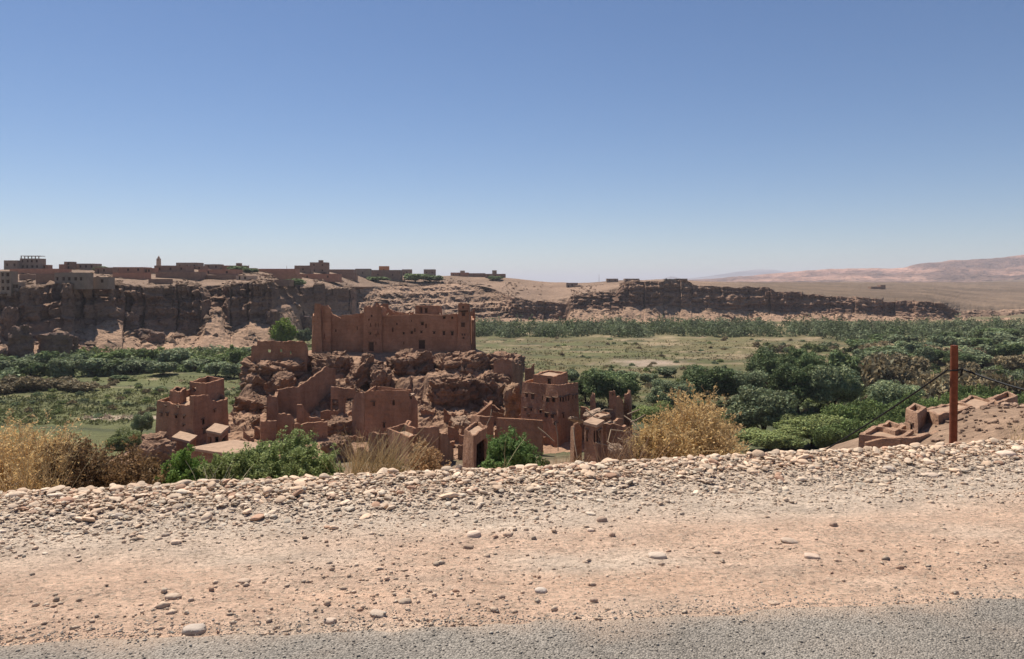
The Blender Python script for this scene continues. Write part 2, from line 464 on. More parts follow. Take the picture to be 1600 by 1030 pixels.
# ------------------------------------------------------------------ plateau edge: cliffs, ledges and talus as one swept surface
TAB = np.array([
 # px    yb   yf    D   yr  run  ys  back
 (-700, 590, 560, 225, 452,  4, 421, 120),
 (-300, 578, 545, 245, 455,  4, 421, 120),
 (   0, 570, 540, 252, 458,  4, 421, 120),
 (  60, 566, 535, 262, 452,  4, 421, 120),
 ( 100, 562, 520, 275, 448,  4, 421, 120),
 ( 160, 556, 508, 285, 449,  4, 421, 120),
 ( 210, 553, 520, 285, 450,  4, 421, 120),
 ( 250, 551, 524, 285, 449,  4, 421, 120),
 ( 312, 548, 514, 290, 447,  5, 421, 120),
 ( 324, 546, 487, 306, 452, 16, 421, 120),
 ( 344, 545, 492, 306, 449, 16, 421, 120),
 ( 352, 545, 507, 294, 444,  4, 421, 120),
 ( 424, 540, 503, 293, 443,  4, 421, 120),
 ( 432, 536, 478, 318, 448, 26, 421, 120),
 ( 466, 528, 476, 322, 447, 26, 422, 120),
 ( 474, 524, 487, 310, 446,  4, 422, 120),
 ( 547, 515, 488, 312, 447,  4, 423, 120),
 ( 556, 512, 494, 335, 452, 45, 426, 90),
 ( 620, 508, 496, 370, 448, 60, 430, 80),
 ( 690, 505, 497, 400, 444, 75, 431, 60),
 ( 760, 503, 498, 430, 446, 80, 432, 60),
 ( 800, 503, 499, 450, 468, 10, 434, 90),
 ( 830, 502, 500, 455, 470,  5, 439, 110),
 ( 884, 502, 500, 458, 473,  5, 443, 130),
 ( 892, 503, 483, 515, 463,  7, 443, 120),
 ( 962, 503, 482, 525, 459,  7, 440, 120),
 ( 974, 503, 481, 530, 442,  6, 437, 120),
 (1072, 502, 481, 545, 439,  5, 437, 140),
 (1090, 502, 484, 550, 445,  5, 440, 300),
 (1200, 502, 487, 560, 449,  5, 441, 700),
 (1212, 502, 488, 562, 457,  5, 441, 800),
 (1330, 502, 491, 562, 463,  5, 441, 900),
 (1400, 501, 493, 562, 469,  5, 441, 1000),
 (1470, 501, 496, 565, 475,  6, 441, 1100),
 (1500, 502, 498, 590, 484, 45, 441, 1150),
 (1600, 501, 496, 620, 484, 80, 440, 1200),
 (2400, 501, 496, 650, 484, 90, 439, 1200)], float)
def tab(px):
    return [np.interp(px, TAB[:, 0], TAB[:, k]) for k in range(1, 8)]
cp = np.concatenate([np.arange(-640, -40, 6.0), np.arange(-40, 1640, 1.75), np.arange(1640, 2300, 8.0)])
yb, yf, Dd, yr, run, ys, back = tab(cp)
wig = fbm(pt3(cp, 0), 0.03, 4, 31)
amp_ = np.interp(cp, [500, 900], [1.0, 0.42])
ampR = np.interp(cp, [500, 900], [1.0, 0.85])
yr = yr + ampR * 5.0 * fbm(pt3(cp, 9), 0.05, 4, 32); yf = yf + amp_ * 16.0 * fbm(pt3(cp, 5), 0.028, 4, 33)
db = 25.6 * F / (yb - HZ)
Dd = np.maximum(Dd, db + np.interp(cp, [500, 900], [24, 16]))
def cells_1d(lo, hi, wmin, wmax, seed):
    r_ = np.random.default_rng(seed); e = [lo]
    while e[-1] < hi: e.append(e[-1] + r_.uniform(wmin, wmax))
    return np.array(e)
_e1 = cells_1d(-700, 2400, 9, 58, 311); _i1 = np.searchsorted(_e1, cp) - 1
_r1 = np.random.default_rng(312); _o1 = _r1.normal(0, 1, len(_e1)); _h1 = _r1.normal(0, 1, len(_e1))
_w = np.minimum(np.abs(cp - _e1[_i1]), np.abs(_e1[np.minimum(_i1 + 1, len(_e1) - 1)] - cp))
cleft = np.exp(-(_w / 1.5) ** 2) * (0.15 + 0.6 * (_o1[_i1] > 0.3))
cliffy = np.clip(1.5 - run / 12.0, 0.0, 1.0)
Dd = Dd + cliffy * amp_ * (2.3 * _o1[_i1] + 3.0 * cleft)
yr = yr + cliffy * amp_ * (2.6 * _h1[_i1] + 1.5 * cleft)
zf = Z(yf, Dd); dr = Dd + run; zr = Z(yr, dr); dsk = dr + back; zsk = Z(ys, dsk)
def lerp(a, b, s): return a + (b - a) * s
def smooth_px(a, half=40):
    k_ = np.hanning(2 * half + 1); k_ /= k_.sum()
    return np.convolve(np.pad(a, half, mode='edge'), k_, 'valid')
drS, zrS = smooth_px(dr), smooth_px(zr); dskS, zskS = smooth_px(dsk), smooth_px(zsk)
rows_d, rows_z, kind = [], [], []
for s in np.linspace(0, 1, 26):                       # talus
    rows_d.append(lerp(db - 3, Dd, s)); rows_z.append(lerp(-24.6, zf, s ** 1.15)); kind.append(0.0)
_e2 = [cells_1d(-700, 2400, 6, 44, 320 + k) for k in range(5)]
_o2 = [np.random.default_rng(330 + k).normal(0, 1, len(_e2[k])) for k in range(5)]
_lv = [fbm(pt3(cp, 40 * k), 0.02, 3, 340 + k) * 0.12 for k in range(5)]
for s in np.linspace(0, 1, 44)[1:]:                    # cliff face, in tiers of blocks
    set_back = np.zeros(len(cp))
    for k in range(5):
        past = sstep(-0.012, 0.012, s - ((k + 0.6) / 5.2 + _lv[k]))
        o_ = _o2[k][np.searchsorted(_e2[k], cp) - 1]
        set_back += past * np.clip(0.9 + 1.5 * o_, -1.0, 3.6)
    rows_d.append(lerp(Dd, dr, s) + set_back * cliffy * amp_ * 0.9); rows_z.append(lerp(zf, zr, s)); kind.append(1.0)
dr = np.maximum(dr, rows_d[-1] + 0.5)
for s in np.linspace(0, 1, 30)[1:]:                    # plateau up to the skyline
    e_ = s ** 1.6; b_ = float(sstep(0.0, 0.10, e_))
    rows_d.append(lerp(lerp(dr, drS, b_), dskS, e_)); rows_z.append(lerp(lerp(zr, zrS, b_), zskS, e_)); kind.append(2.0)
for e in (150, 400, 900, 2500):                        # plain beyond
    rows_d.append(dskS + e); rows_z.append(zskS + (0.0 if e < 500 else 1.0)); kind.append(3.0)
Dm = np.array(rows_d).T; Zm = np.array(rows_z).T; Km = np.broadcast_to(np.array(kind), Dm.shape)
px_m = np.broadcast_to(cp[:, None], Dm.shape)
Xm = X(px_m, Dm)
p = pt3(Xm, Dm, Zm)
face = np.where(Km == 1, 1.0, 0.0)
sface = np.zeros_like(Dm); nT = 26
for r_ in range(Dm.shape[1]):
    sface[:, r_] = 0 if r_ < nT - 1 else (1 if r_ < nT + 43 else 0)
soft = np.clip(1 - np.abs(np.arange(Dm.shape[1]) - (nT + 20)) / 26.0, 0, 1) ** 0.4      # fades in talus and plateau
soft = np.broadcast_to(soft, Dm.shape)
steep = np.clip(1.4 - run / 40.0, 0.25, 1.0)[:, None]
big = fbm(pt3(Xm, Dm * 0.3, Zm * 0.25), 0.045, 4, 41)
crk = np.abs(fbm(pt3(Xm, Dm * 0.3, Zm * 0.12), 0.10, 3, 42)); crk = -sstep(0.12, 0.0, crk) * sstep(-0.35, 0.25, fbm(pt3(Xm, 0, Zm * 0.3), 0.03, 2, 40))
strata = fbm(pt3(Xm * 0.04, Dm * 0.02, Zm * 1.0), 0.42, 3, 43)
fine = fbm(p * np.array((1, 1, 1.6)), 0.35, 4, 44)
off = soft * (steep * (5.5 * big + 1.0 * crk) + 2.0 * strata * (0.6 + 0.8 * (1 - steep)) + 2.8 * fine)
off = off * np.clip(run[:, None] / 4.0, 1, 2.5)
Dm2 = Dm - off
Xm2 = X(px_m, Dm2) * 0 + Xm + 0.8 * soft * fbm(p, 0.2, 3, 45)
# ledges on the gentle slopes, boulders on the talus
slope = (np.clip(run / 30.0, 0, 1))[:, None] * soft
tz_ = Zm + 3.0 * fbm(pt3(Xm * 0.5, Dm * 0.5, 0), 0.05, 3, 53); fr_ = tz_ / 4.2 - np.floor(tz_ / 4.2)
terr = (sstep(0.55, 0.95, fr_) - fr_) * 4.2 * 0.75
Zm2 = Zm + slope * terr + slope * 1.2 * np.round(2 * fbm(pt3(Xm * 0.35, Dm * 0.8, Zm * 0.8), 0.09, 4, 46)) * 0.5
tal = (Km == 0) * np.sin(np.clip(np.arange(Dm.shape[1]) / 25.0, 0, 1) * math.pi)
Zm2 = Zm2 + tal * (2.4 * fbm(p, 0.06, 4, 47) + 1.2 * np.maximum(fbm(p, 0.3, 3, 48), 0))
pl = (Km >= 2) * 1.0
Zm2 = Zm2 + pl * sstep(2, 30, Dm - dr[:, None]) * (0.9 * fbm(p, 0.03, 4, 49) + 0.35 * fbm(p, 0.15, 3, 50))
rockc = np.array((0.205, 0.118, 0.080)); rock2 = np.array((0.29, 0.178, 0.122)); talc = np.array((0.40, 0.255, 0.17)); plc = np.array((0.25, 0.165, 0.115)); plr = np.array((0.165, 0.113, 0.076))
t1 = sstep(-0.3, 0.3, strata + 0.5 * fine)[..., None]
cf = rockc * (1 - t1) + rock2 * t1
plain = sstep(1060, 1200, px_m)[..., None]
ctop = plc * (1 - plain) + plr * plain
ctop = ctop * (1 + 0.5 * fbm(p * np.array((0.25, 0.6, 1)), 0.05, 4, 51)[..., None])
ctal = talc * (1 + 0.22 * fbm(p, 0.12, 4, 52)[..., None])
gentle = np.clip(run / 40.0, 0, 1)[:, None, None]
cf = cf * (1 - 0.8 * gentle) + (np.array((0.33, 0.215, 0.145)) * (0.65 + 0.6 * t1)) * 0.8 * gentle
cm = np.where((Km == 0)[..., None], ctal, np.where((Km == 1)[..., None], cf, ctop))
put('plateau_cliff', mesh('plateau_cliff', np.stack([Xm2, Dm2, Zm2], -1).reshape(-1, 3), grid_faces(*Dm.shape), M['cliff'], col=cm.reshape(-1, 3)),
    label='long brown sandstone cliff and stony plateau across the valley', kind='structure')

def plateau_point(px, py):
    """where a pixel of the plateau top between rim and skyline lies"""
    dr_, zr_, ds_, zs_ = [float(np.interp(px, cp, q)) for q in (drS, zrS, dskS, zskS)]
    s = np.linspace(0.02, 1, 200); d = dr_ + (ds_ - dr_) * s; z = zr_ + (zs_ - zr_) * s
    y = HZ + (EYE - z) * F / d
    i = int(np.argmin(np.abs(y - py)))
    return float(d[i]), float(z[i])

# ------------------------------------------------------------------ far hills and mountains
def ridge(name, label, pts, d, depth, seed, col, rough, amp):
    a = np.array(pts, float)
    q = np.arange(a[0, 0], a[-1, 0], 4.0 if depth < 900 else 7.0)
    top = np.interp(q, a[:, 0], a[:, 1]) + rough * fbm(pt3(q, seed), 0.035, 5, seed)
    v = np.linspace(0, 1, 30)
    Q, Vv = np.meshgrid(q, v, indexing='ij')
    dd = d - depth * (1 - Vv) * 1.0
    zt = Z(top, d)[:, None]
    zz = -45 + (zt + 45) * Vv ** 1.3
    x = X(Q, dd); pp = pt3(x, dd, zz)
    gul = -np.abs(fbm(pt3(x, dd * 0.5, 0), 5.0 / depth, 5, seed + 3)) + 0.15
    zz = zz + amp * gul * np.sin(Vv * math.pi) ** 0.7 * (zt + 45)
    back = np.stack([x[:, -1] * 1.2, dd[:, -1] + depth * 0.8, np.full(len(q), -60.0)], -1)
    V = np.concatenate([np.stack([x, dd, zz], -1), back[:, None, :]], 1)
    bands = sstep(-0.2, 0.3, fbm(pt3(x * 0.3, dd * 0.3, zz * 6), 3.0 / depth, 4, seed + 5))[..., None]
    c = np.array(col) * (0.62 + 0.7 * bands); c = np.concatenate([c, c[:, -1:]], 1)
    put(name, mesh(name, V.reshape(-1, 3), grid_faces(V.shape[0], V.shape[1]), M['far'], col=c.reshape(-1, 3), smooth=True), label=label, kind='structure')
ridge('hills', 'long pinkish bare hills rising on the far side of the plain', [(950, 446), (1030, 441), (1080, 438), (1130, 434), (1180, 430), (1240, 425), (1300, 421), (1360, 419), (1410, 418), (1430, 413), (1480, 407), (1540, 404), (1570, 402), (1600, 397), (1700, 388), (1900, 380), (2200, 392), (2500, 420)],
      5200, 700, 61, (0.32, 0.175, 0.125), 2.5, 0.9)
ridge('hills', 'middle pink scarp in front of the long far hills', [(1060, 446), (1150, 438), (1230, 434), (1290, 431), (1350, 426), (1400, 429), (1450, 421), (1500, 418), (1560, 420), (1610, 414), (1750, 408), (2000, 405), (2400, 425)],
      4500, 500, 65, (0.36, 0.20, 0.14), 3.0, 0.9)
ridge('hills', 'lower brown-mauve scarp near the plain', [(1120, 447), (1200, 441), (1290, 437), (1340, 433), (1390, 436), (1450, 431), (1530, 428), (1580, 431), (1650, 425), (1900, 420), (2300, 432)],
      3900, 420, 68, (0.30, 0.175, 0.125), 2.5, 0.9)
ridge('hills', 'low brown rise in front of the pink hills', [(1150, 447), (1250, 444), (1330, 440), (1450, 446), (1520, 441), (1600, 437), (1800, 432), (2300, 438)],
      3000, 1000, 71, (0.19, 0.13, 0.085), 0.8, 0.15)
ridge('mountains', 'faint blue mountains on the horizon', [(900, 446), (990, 441), (1035, 436), (1050, 431), (1066, 436), (1110, 431), (1150, 425), (1180, 421), (1205, 421), (1240, 425), (1300, 430), (1400, 432), (1600, 430), (2100, 425), (2400, 440)],
      14000, 3000, 81, (0.22, 0.19, 0.19), 0.8, 0.1)
# distant plain that carries the ground to the horizon
g = 60
qx = np.linspace(-30000, 30000, g); qy = np.linspace(400, 30000, g)
A, D = np.meshgrid(qx, qy, indexing='ij')
put('distant_plain', mesh('distant_plain', pt3(A, D, -40.0).reshape(-1, 3), grid_faces(g, g), M['far'], col=(0.28, 0.2, 0.14)), label='dry brown plain reaching to the horizon', kind='structure')
# ------------------------------------------------------------------ village hill
def hill_h(x, y):
    x, y = np.asarray(x, float), np.asarray(y, float)
    yw = y + 2.5 * fbm(pt3(x, y * 0.3), 0.09, 3, 99) + 1.5 * fbm(pt3(x, y), 0.3, 2, 98)
    yw = np.where(y > 150, y, np.where(y > 140, yw + (y - yw) * (y - 140) / 10.0, np.where(y < 112, y, yw)))
    hc = np.interp(yw, [84, 92, 98, 106, 116, 122, 128, 131.5, 134, 138, 146, 156, 160.5, 166, 186, 202, 218], [-24, -21.6, -20.9, -20.7, -20.2, -19.2, -18.2, -17.4, -14.9, -14.4, -14.2, -13.9, -12.7, -12.6, -13.2, -20, -27])
    lx = np.interp(y, [84, 98, 112, 125, 140, 165, 200], [-52, -54, -53, -46, -49, -47, -38]); rx = np.interp(y, [84, 98, 112, 125, 140, 165, 200], [14, 19, 13, 4, 2, -3, -10])
    m = sstep(-6, 3, x - lx) * sstep(-7, 4, rx - x)
    base = -27.0
    p = pt3(x, y)
    z = base + (hc - base) * m
    steps = fbm(pt3(x, y * 1.4), 0.09, 4, 101)
    pr = p @ _R
    blk = _hash(np.floor(pr[..., 0] * 0.32).astype(np.int64), np.floor(pr[..., 1] * 0.32).astype(np.int64), np.floor(pr[..., 2] * 0.5).astype(np.int64), 105)
    blk = blk + 0.5 * _hash(np.floor(pr[..., 0] * 0.8).astype(np.int64), np.floor(pr[..., 1] * 0.8).astype(np.int64), np.floor(pr[..., 2]).astype(np.int64), 106)
    z = z + m * 0.5 * blk * np.interp(y, [108, 120, 150, 158], [0.0, 1.0, 1.0, 0.0])
    z = z + m * (1.0 * np.round(steps * 3.2) / 3.2 + 0.7 * fbm(p, 0.5, 5, 102, 0.6)) * np.interp(y, [95, 112, 125, 150, 160], [0.25, 0.6, 1.0, 0.7, 0.15])
    return z
hx = np.linspace(-66, 30, 290); hy = np.concatenate([np.linspace(84, 165, 250), np.linspace(167, 222, 20)])
A, D = np.meshgrid(hx, hy, indexing='ij')
HZm = hill_h(A, D) + 0.10 * fbm(pt3(A, D), 1.6, 3, 103)
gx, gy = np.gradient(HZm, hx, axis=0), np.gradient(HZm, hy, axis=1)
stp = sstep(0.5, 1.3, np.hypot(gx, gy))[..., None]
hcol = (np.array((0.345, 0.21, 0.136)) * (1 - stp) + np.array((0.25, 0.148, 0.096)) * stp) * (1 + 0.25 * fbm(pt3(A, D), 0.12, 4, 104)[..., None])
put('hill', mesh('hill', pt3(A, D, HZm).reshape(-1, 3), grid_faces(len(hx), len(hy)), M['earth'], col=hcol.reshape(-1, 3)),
    label='rocky earth hill that carries the ruined fortress', kind='structure')

# ------------------------------------------------------------------ rocks
def rock_mesh(name, half, seed, n=4, boxy=3.2, strata=0.10, lump=0.22, col=(0.285, 0.168, 0.108), mat=None, flat_top=0.0, lean=(0, 0)):
    V0, Fc = ico(n)
    r = np.random.default_rng(seed + 4000)
    ns, dsn = [(0.0, 0.0, 1.0), (0, 0, -1.0)], [r.uniform(0.8, 0.95), 1.0]
    ns[0] = (r.normal(0, 0.10), r.normal(0, 0.10), 1.0)
    ks = int(7 + boxy); t0 = r.uniform(0, 6.28)
    for k in range(ks):
        th = t0 + k * 2 * math.pi / ks + r.normal(0, 0.22)
        ns.append((math.cos(th), math.sin(th), r.normal(0.0, 0.16))); dsn.append(r.uniform(0.84, 1.0))
    for k in range(5):
        th = r.uniform(0, 6.28); ns.append((math.cos(th), math.sin(th), r.uniform(0.7, 1.5))); dsn.append(r.uniform(1.0, 1.25))
    ns = np.array(ns); ns /= np.linalg.norm(ns, axis=1, keepdims=True); dsn = np.array(dsn)
    Vd = V0 + 0.045 * np.stack([fbm(V0 + seed, 2.0, 3, seed + 70 + k) for k in range(3)], -1); Vd /= np.linalg.norm(Vd, axis=1, keepdims=True)
    V = V0 * np.min(dsn[None] / np.maximum(Vd @ ns.T, 0.05), axis=1)[:, None]
    h = np.array(half, float)
    W_ = V * h
    s = max(h.mean(), 0.05)
    nrm = V0
    d1 = fbm(W_ / s + seed * 3.7, 1.6, 4, seed) * lump * s * 0.6
    zz = W_[:, 2] / h[2]
    lay = fbm(pt3(W_[:, 0] / s * 0.18, W_[:, 1] / s * 0.18, zz * 3.6 + seed), 1.0, 4, seed + 5)
    Wr = (W_ / s) @ _R
    blk = _hash(*[np.floor(Wr[:, k] * (1.7, 1.7, 2.6)[k] + seed * 1.3).astype(np.int64) for k in range(3)], seed) * 0.15
    blk = blk + _hash(*[np.floor(Wr[:, k] * (3.9, 3.9, 5.5)[k] + seed * 2.1).astype(np.int64) for k in range(3)], seed + 1) * 0.07
    hor = nrm.copy(); hor[:, 2] *= 0.15
    W_ = W_ + nrm * d1[:, None] * np.array((1, 1, 0.55)) + hor * (np.sign(lay) * np.abs(lay) ** 0.6 * strata * 0.7 * s)[:, None]
    W_ = W_ + nrm * (blk * s)[:, None]
    W_ = W_ + nrm * (fbm(W_ / s, 3.5, 5, seed + 9, 0.62) * 0.09 * s)[:, None]
    W_[:, 0] += lean[0] * (W_[:, 2] + h[2]); W_[:, 1] += lean[1] * (W_[:, 2] + h[2])
    c = np.array(col) * (1 + 0.28 * lay[:, None] + 0.18 * fbm(W_ / s, 1.5, 3, seed + 11)[:, None])
    return mesh(name, W_, Fc, mat or M['rock'], col=c, smooth=False)

def rock(px0, px1, py0, py1, d, deep, seed, label, name='rock_outcrop', cat='rock', sink=1.0, n=5, **kw):
    """a rock whose silhouette fills the given part of the photograph at distance d"""
    x0, x1 = X(px0, d), X(px1, d); z1, z0 = Z(py0, d), Z(py1, d) - sink
    half = ((x1 - x0) / 2 * 0.97, deep / 2, (z1 - z0) / 2 * 0.95)
    o = put(name, rock_mesh(name, half, seed, n=n, **kw), None, label, cat)
    o.location = ((x0 + x1) / 2, d + deep * 0.5 - 0.8, (z0 + z1) / 2)
    return o
GR = 'bare'
rock(366, 470, 559, 622, 134, 16, 1, 'broad banded rock outcrop below the low wall with three openings', boxy=4.0, strata=0.13, lump=0.2, n=6)
rock(440, 512, 560, 612, 140, 14, 2, 'dark rock shelf between the three-opening wall and the fortress', n=6, boxy=4.0, lump=0.15)
rock(362, 420, 622, 655, 124, 10, 3, 'low layered rock ledge behind the leftmost ruined house', boxy=3.5, strata=0.16)
rock(388, 407, 653, 671, 117, 3, 4, 'rounded pale boulder above the rubble slope beside the leftmost house', boxy=2.4, sink=0.2, n=4)
rock(524, 584, 570, 620, 132, 10, 5, 'tilted pale-topped rock with a stub of masonry on it', boxy=2.8, strata=0.12, lean=(0.25, 0))
rock(559, 580, 551, 585, 134, 3.5, 6, 'upright rock stub pointing up in front of the fortress door', boxy=3.4, n=4, lean=(0.12, 0))
rock(598, 668, 553, 603, 136, 12, 7, 'long pale-topped rock outcrop under the fortress front wall', boxy=3.4, strata=0.13, n=6)
rock(655, 765, 556, 606, 139, 12, 8, 'rock ledge with a dark hollow below the fortress right half', n=6, boxy=3.2, strata=0.15)
rock(662, 748, 592, 646, 125, 11, 9, 'bulging rounded rock with a black undercut behind the middle house', boxy=3.0, strata=0.14, lean=(0, -0.25), n=6)
rock(735, 800, 585, 652, 127, 9, 10, 'reddish rock face beside the rounded rock pinnacle', n=6, boxy=3.6, strata=0.14)
rock(787, 814, 596, 658, 116, 4.0, 11, 'rounded orange rock pinnacle against the tall tower house', name='rock_pinnacle', boxy=2.8, strata=0.10, n=4, col=(0.34, 0.21, 0.13))
rock(496, 560, 610, 655, 126, 9, 12, 'cracked rock mass behind the ruined arch', n=6, boxy=3.2, strata=0.16)
rock(500, 560, 655, 690, 112, 8, 13, 'jumbled brown rock left of the middle house', boxy=2.8, strata=0.16)
rock(504, 548, 682, 725, 98, 6, 14, 'dark overhanging rock behind the dry grass', boxy=3.2, lean=(0, -0.3), sink=1.5)
rock(214, 262, 693, 722, 96, 5, 15, 'brown boulder at the foot of the leftmost house', name='boulder', boxy=2.6, sink=1.0, n=4)
rock(219, 250, 680, 700, 101, 4, 16, 'pale flat boulder left of the leftmost house', name='boulder', boxy=3.0, sink=0.6, n=4)
rock(762, 822, 555, 592, 143, 12, 17, 'weathered rock shoulder right of the fortress', boxy=3.0, strata=0.15)
rock(700, 735, 655, 690, 112, 7, 18, 'earthy rock slope between the middle house and the tower house', boxy=2.3, sink=1.5, col=(0.36, 0.24, 0.165))

rock(478, 548, 556, 604, 138, 10, 19, 'dark shaded rock face below the fortress left tower', boxy=4.0, strata=0.14, n=6)
rock(572, 606, 574, 632, 129, 8, 20, 'narrow dark rock cleft block left of the long outcrop', boxy=4.0, strata=0.14)
rock(412, 450, 585, 640, 129, 8, 21, 'steep rock face behind the sloping wall', boxy=4.0, strata=0.14)
# loose rubble on the hill: too many to count
def stones_joined(name, C, S, seed, mat, cols, n=1, tilt=0.35, parent=None, **kw):
    r = np.random.default_rng(seed)
    V0, Fc = ico(n) if n else (np.array([(1,0,0),(-1,0,0),(0,1,0),(0,-1,0),(0,0,1),(0,0,-1)], float), np.array([(0,2,4),(2,1,4),(1,3,4),(3,0,4),(2,0,5),(1,2,5),(3,1,5),(0,3,5)])); nv = len(V0)
    var = []
    rv = np.random.default_rng(seed + 90)
    for k in range(14):
        nn = rv.normal(size=(11, 3)); nn /= np.linalg.norm(nn, axis=1, keepdims=True); dd_ = rv.uniform(0.62, 1.0, 11)
        cut = np.min(np.where(V0 @ nn.T > 0.15, dd_[None] / np.maximum(V0 @ nn.T, 0.15), 9.0), axis=1)
        q = V0 * (0.62 * np.minimum(cut, 1.25) + 0.38)[:, None] * (1 + 0.10 * fbm(V0 + 5.3 * k, 1.6, 2, 200 + k)[:, None])
        var.append(q)
    var = np.array(var)
    m = len(C)
    q = var[r.integers(0, 14, m)] * S[:, None, :]
    th = r.uniform(0, 2 * math.pi, m); ta = r.normal(0, tilt, m)
    ca, sa = np.cos(ta)[:, None], np.sin(ta)[:, None]
    y2 = q[..., 1] * ca - q[..., 2] * sa; z2 = q[..., 1] * sa + q[..., 2] * ca
    c, s = np.cos(th)[:, None], np.sin(th)[:, None]
    V = np.stack([q[..., 0] * c - y2 * s, q[..., 0] * s + y2 * c, z2], -1) + C[:, None, :]
    Fa = (Fc[None] + (np.arange(m) * nv)[:, None, None]).reshape(-1, 3)
    me = mesh(name, V.reshape(-1, 3), Fa, mat, col=np.repeat(cols, nv, 0), smooth=kw.pop('smooth', True))
    return put(name, me, parent, **kw)
m = 9000
rx_ = rng.uniform(-58, 18, m); ry_ = 92 + 66 * rng.random(m) ** 1.5
keep = fbm(pt3(rx_, ry_), 0.12, 3, 110) > -0.05
rx_, ry_ = rx_[keep], ry_[keep]; m = len(rx_)
sz = np.exp(rng.normal(-1.6, 0.6, m))[:, None] * rng.uniform(0.6, 1.3, (m, 3)) * np.array((1, 1, 0.75))
stones_joined('rubble', np.stack([rx_, ry_, hill_h(rx_, ry_) + 0.05], -1), sz, 3, M['rock'], np.array((0.33, 0.205, 0.135)) * rng.uniform(0.7, 1.25, (m, 1)), n=0,
              label='loose stones and broken earth scattered over the village hill', kind='stuff', smooth=False)

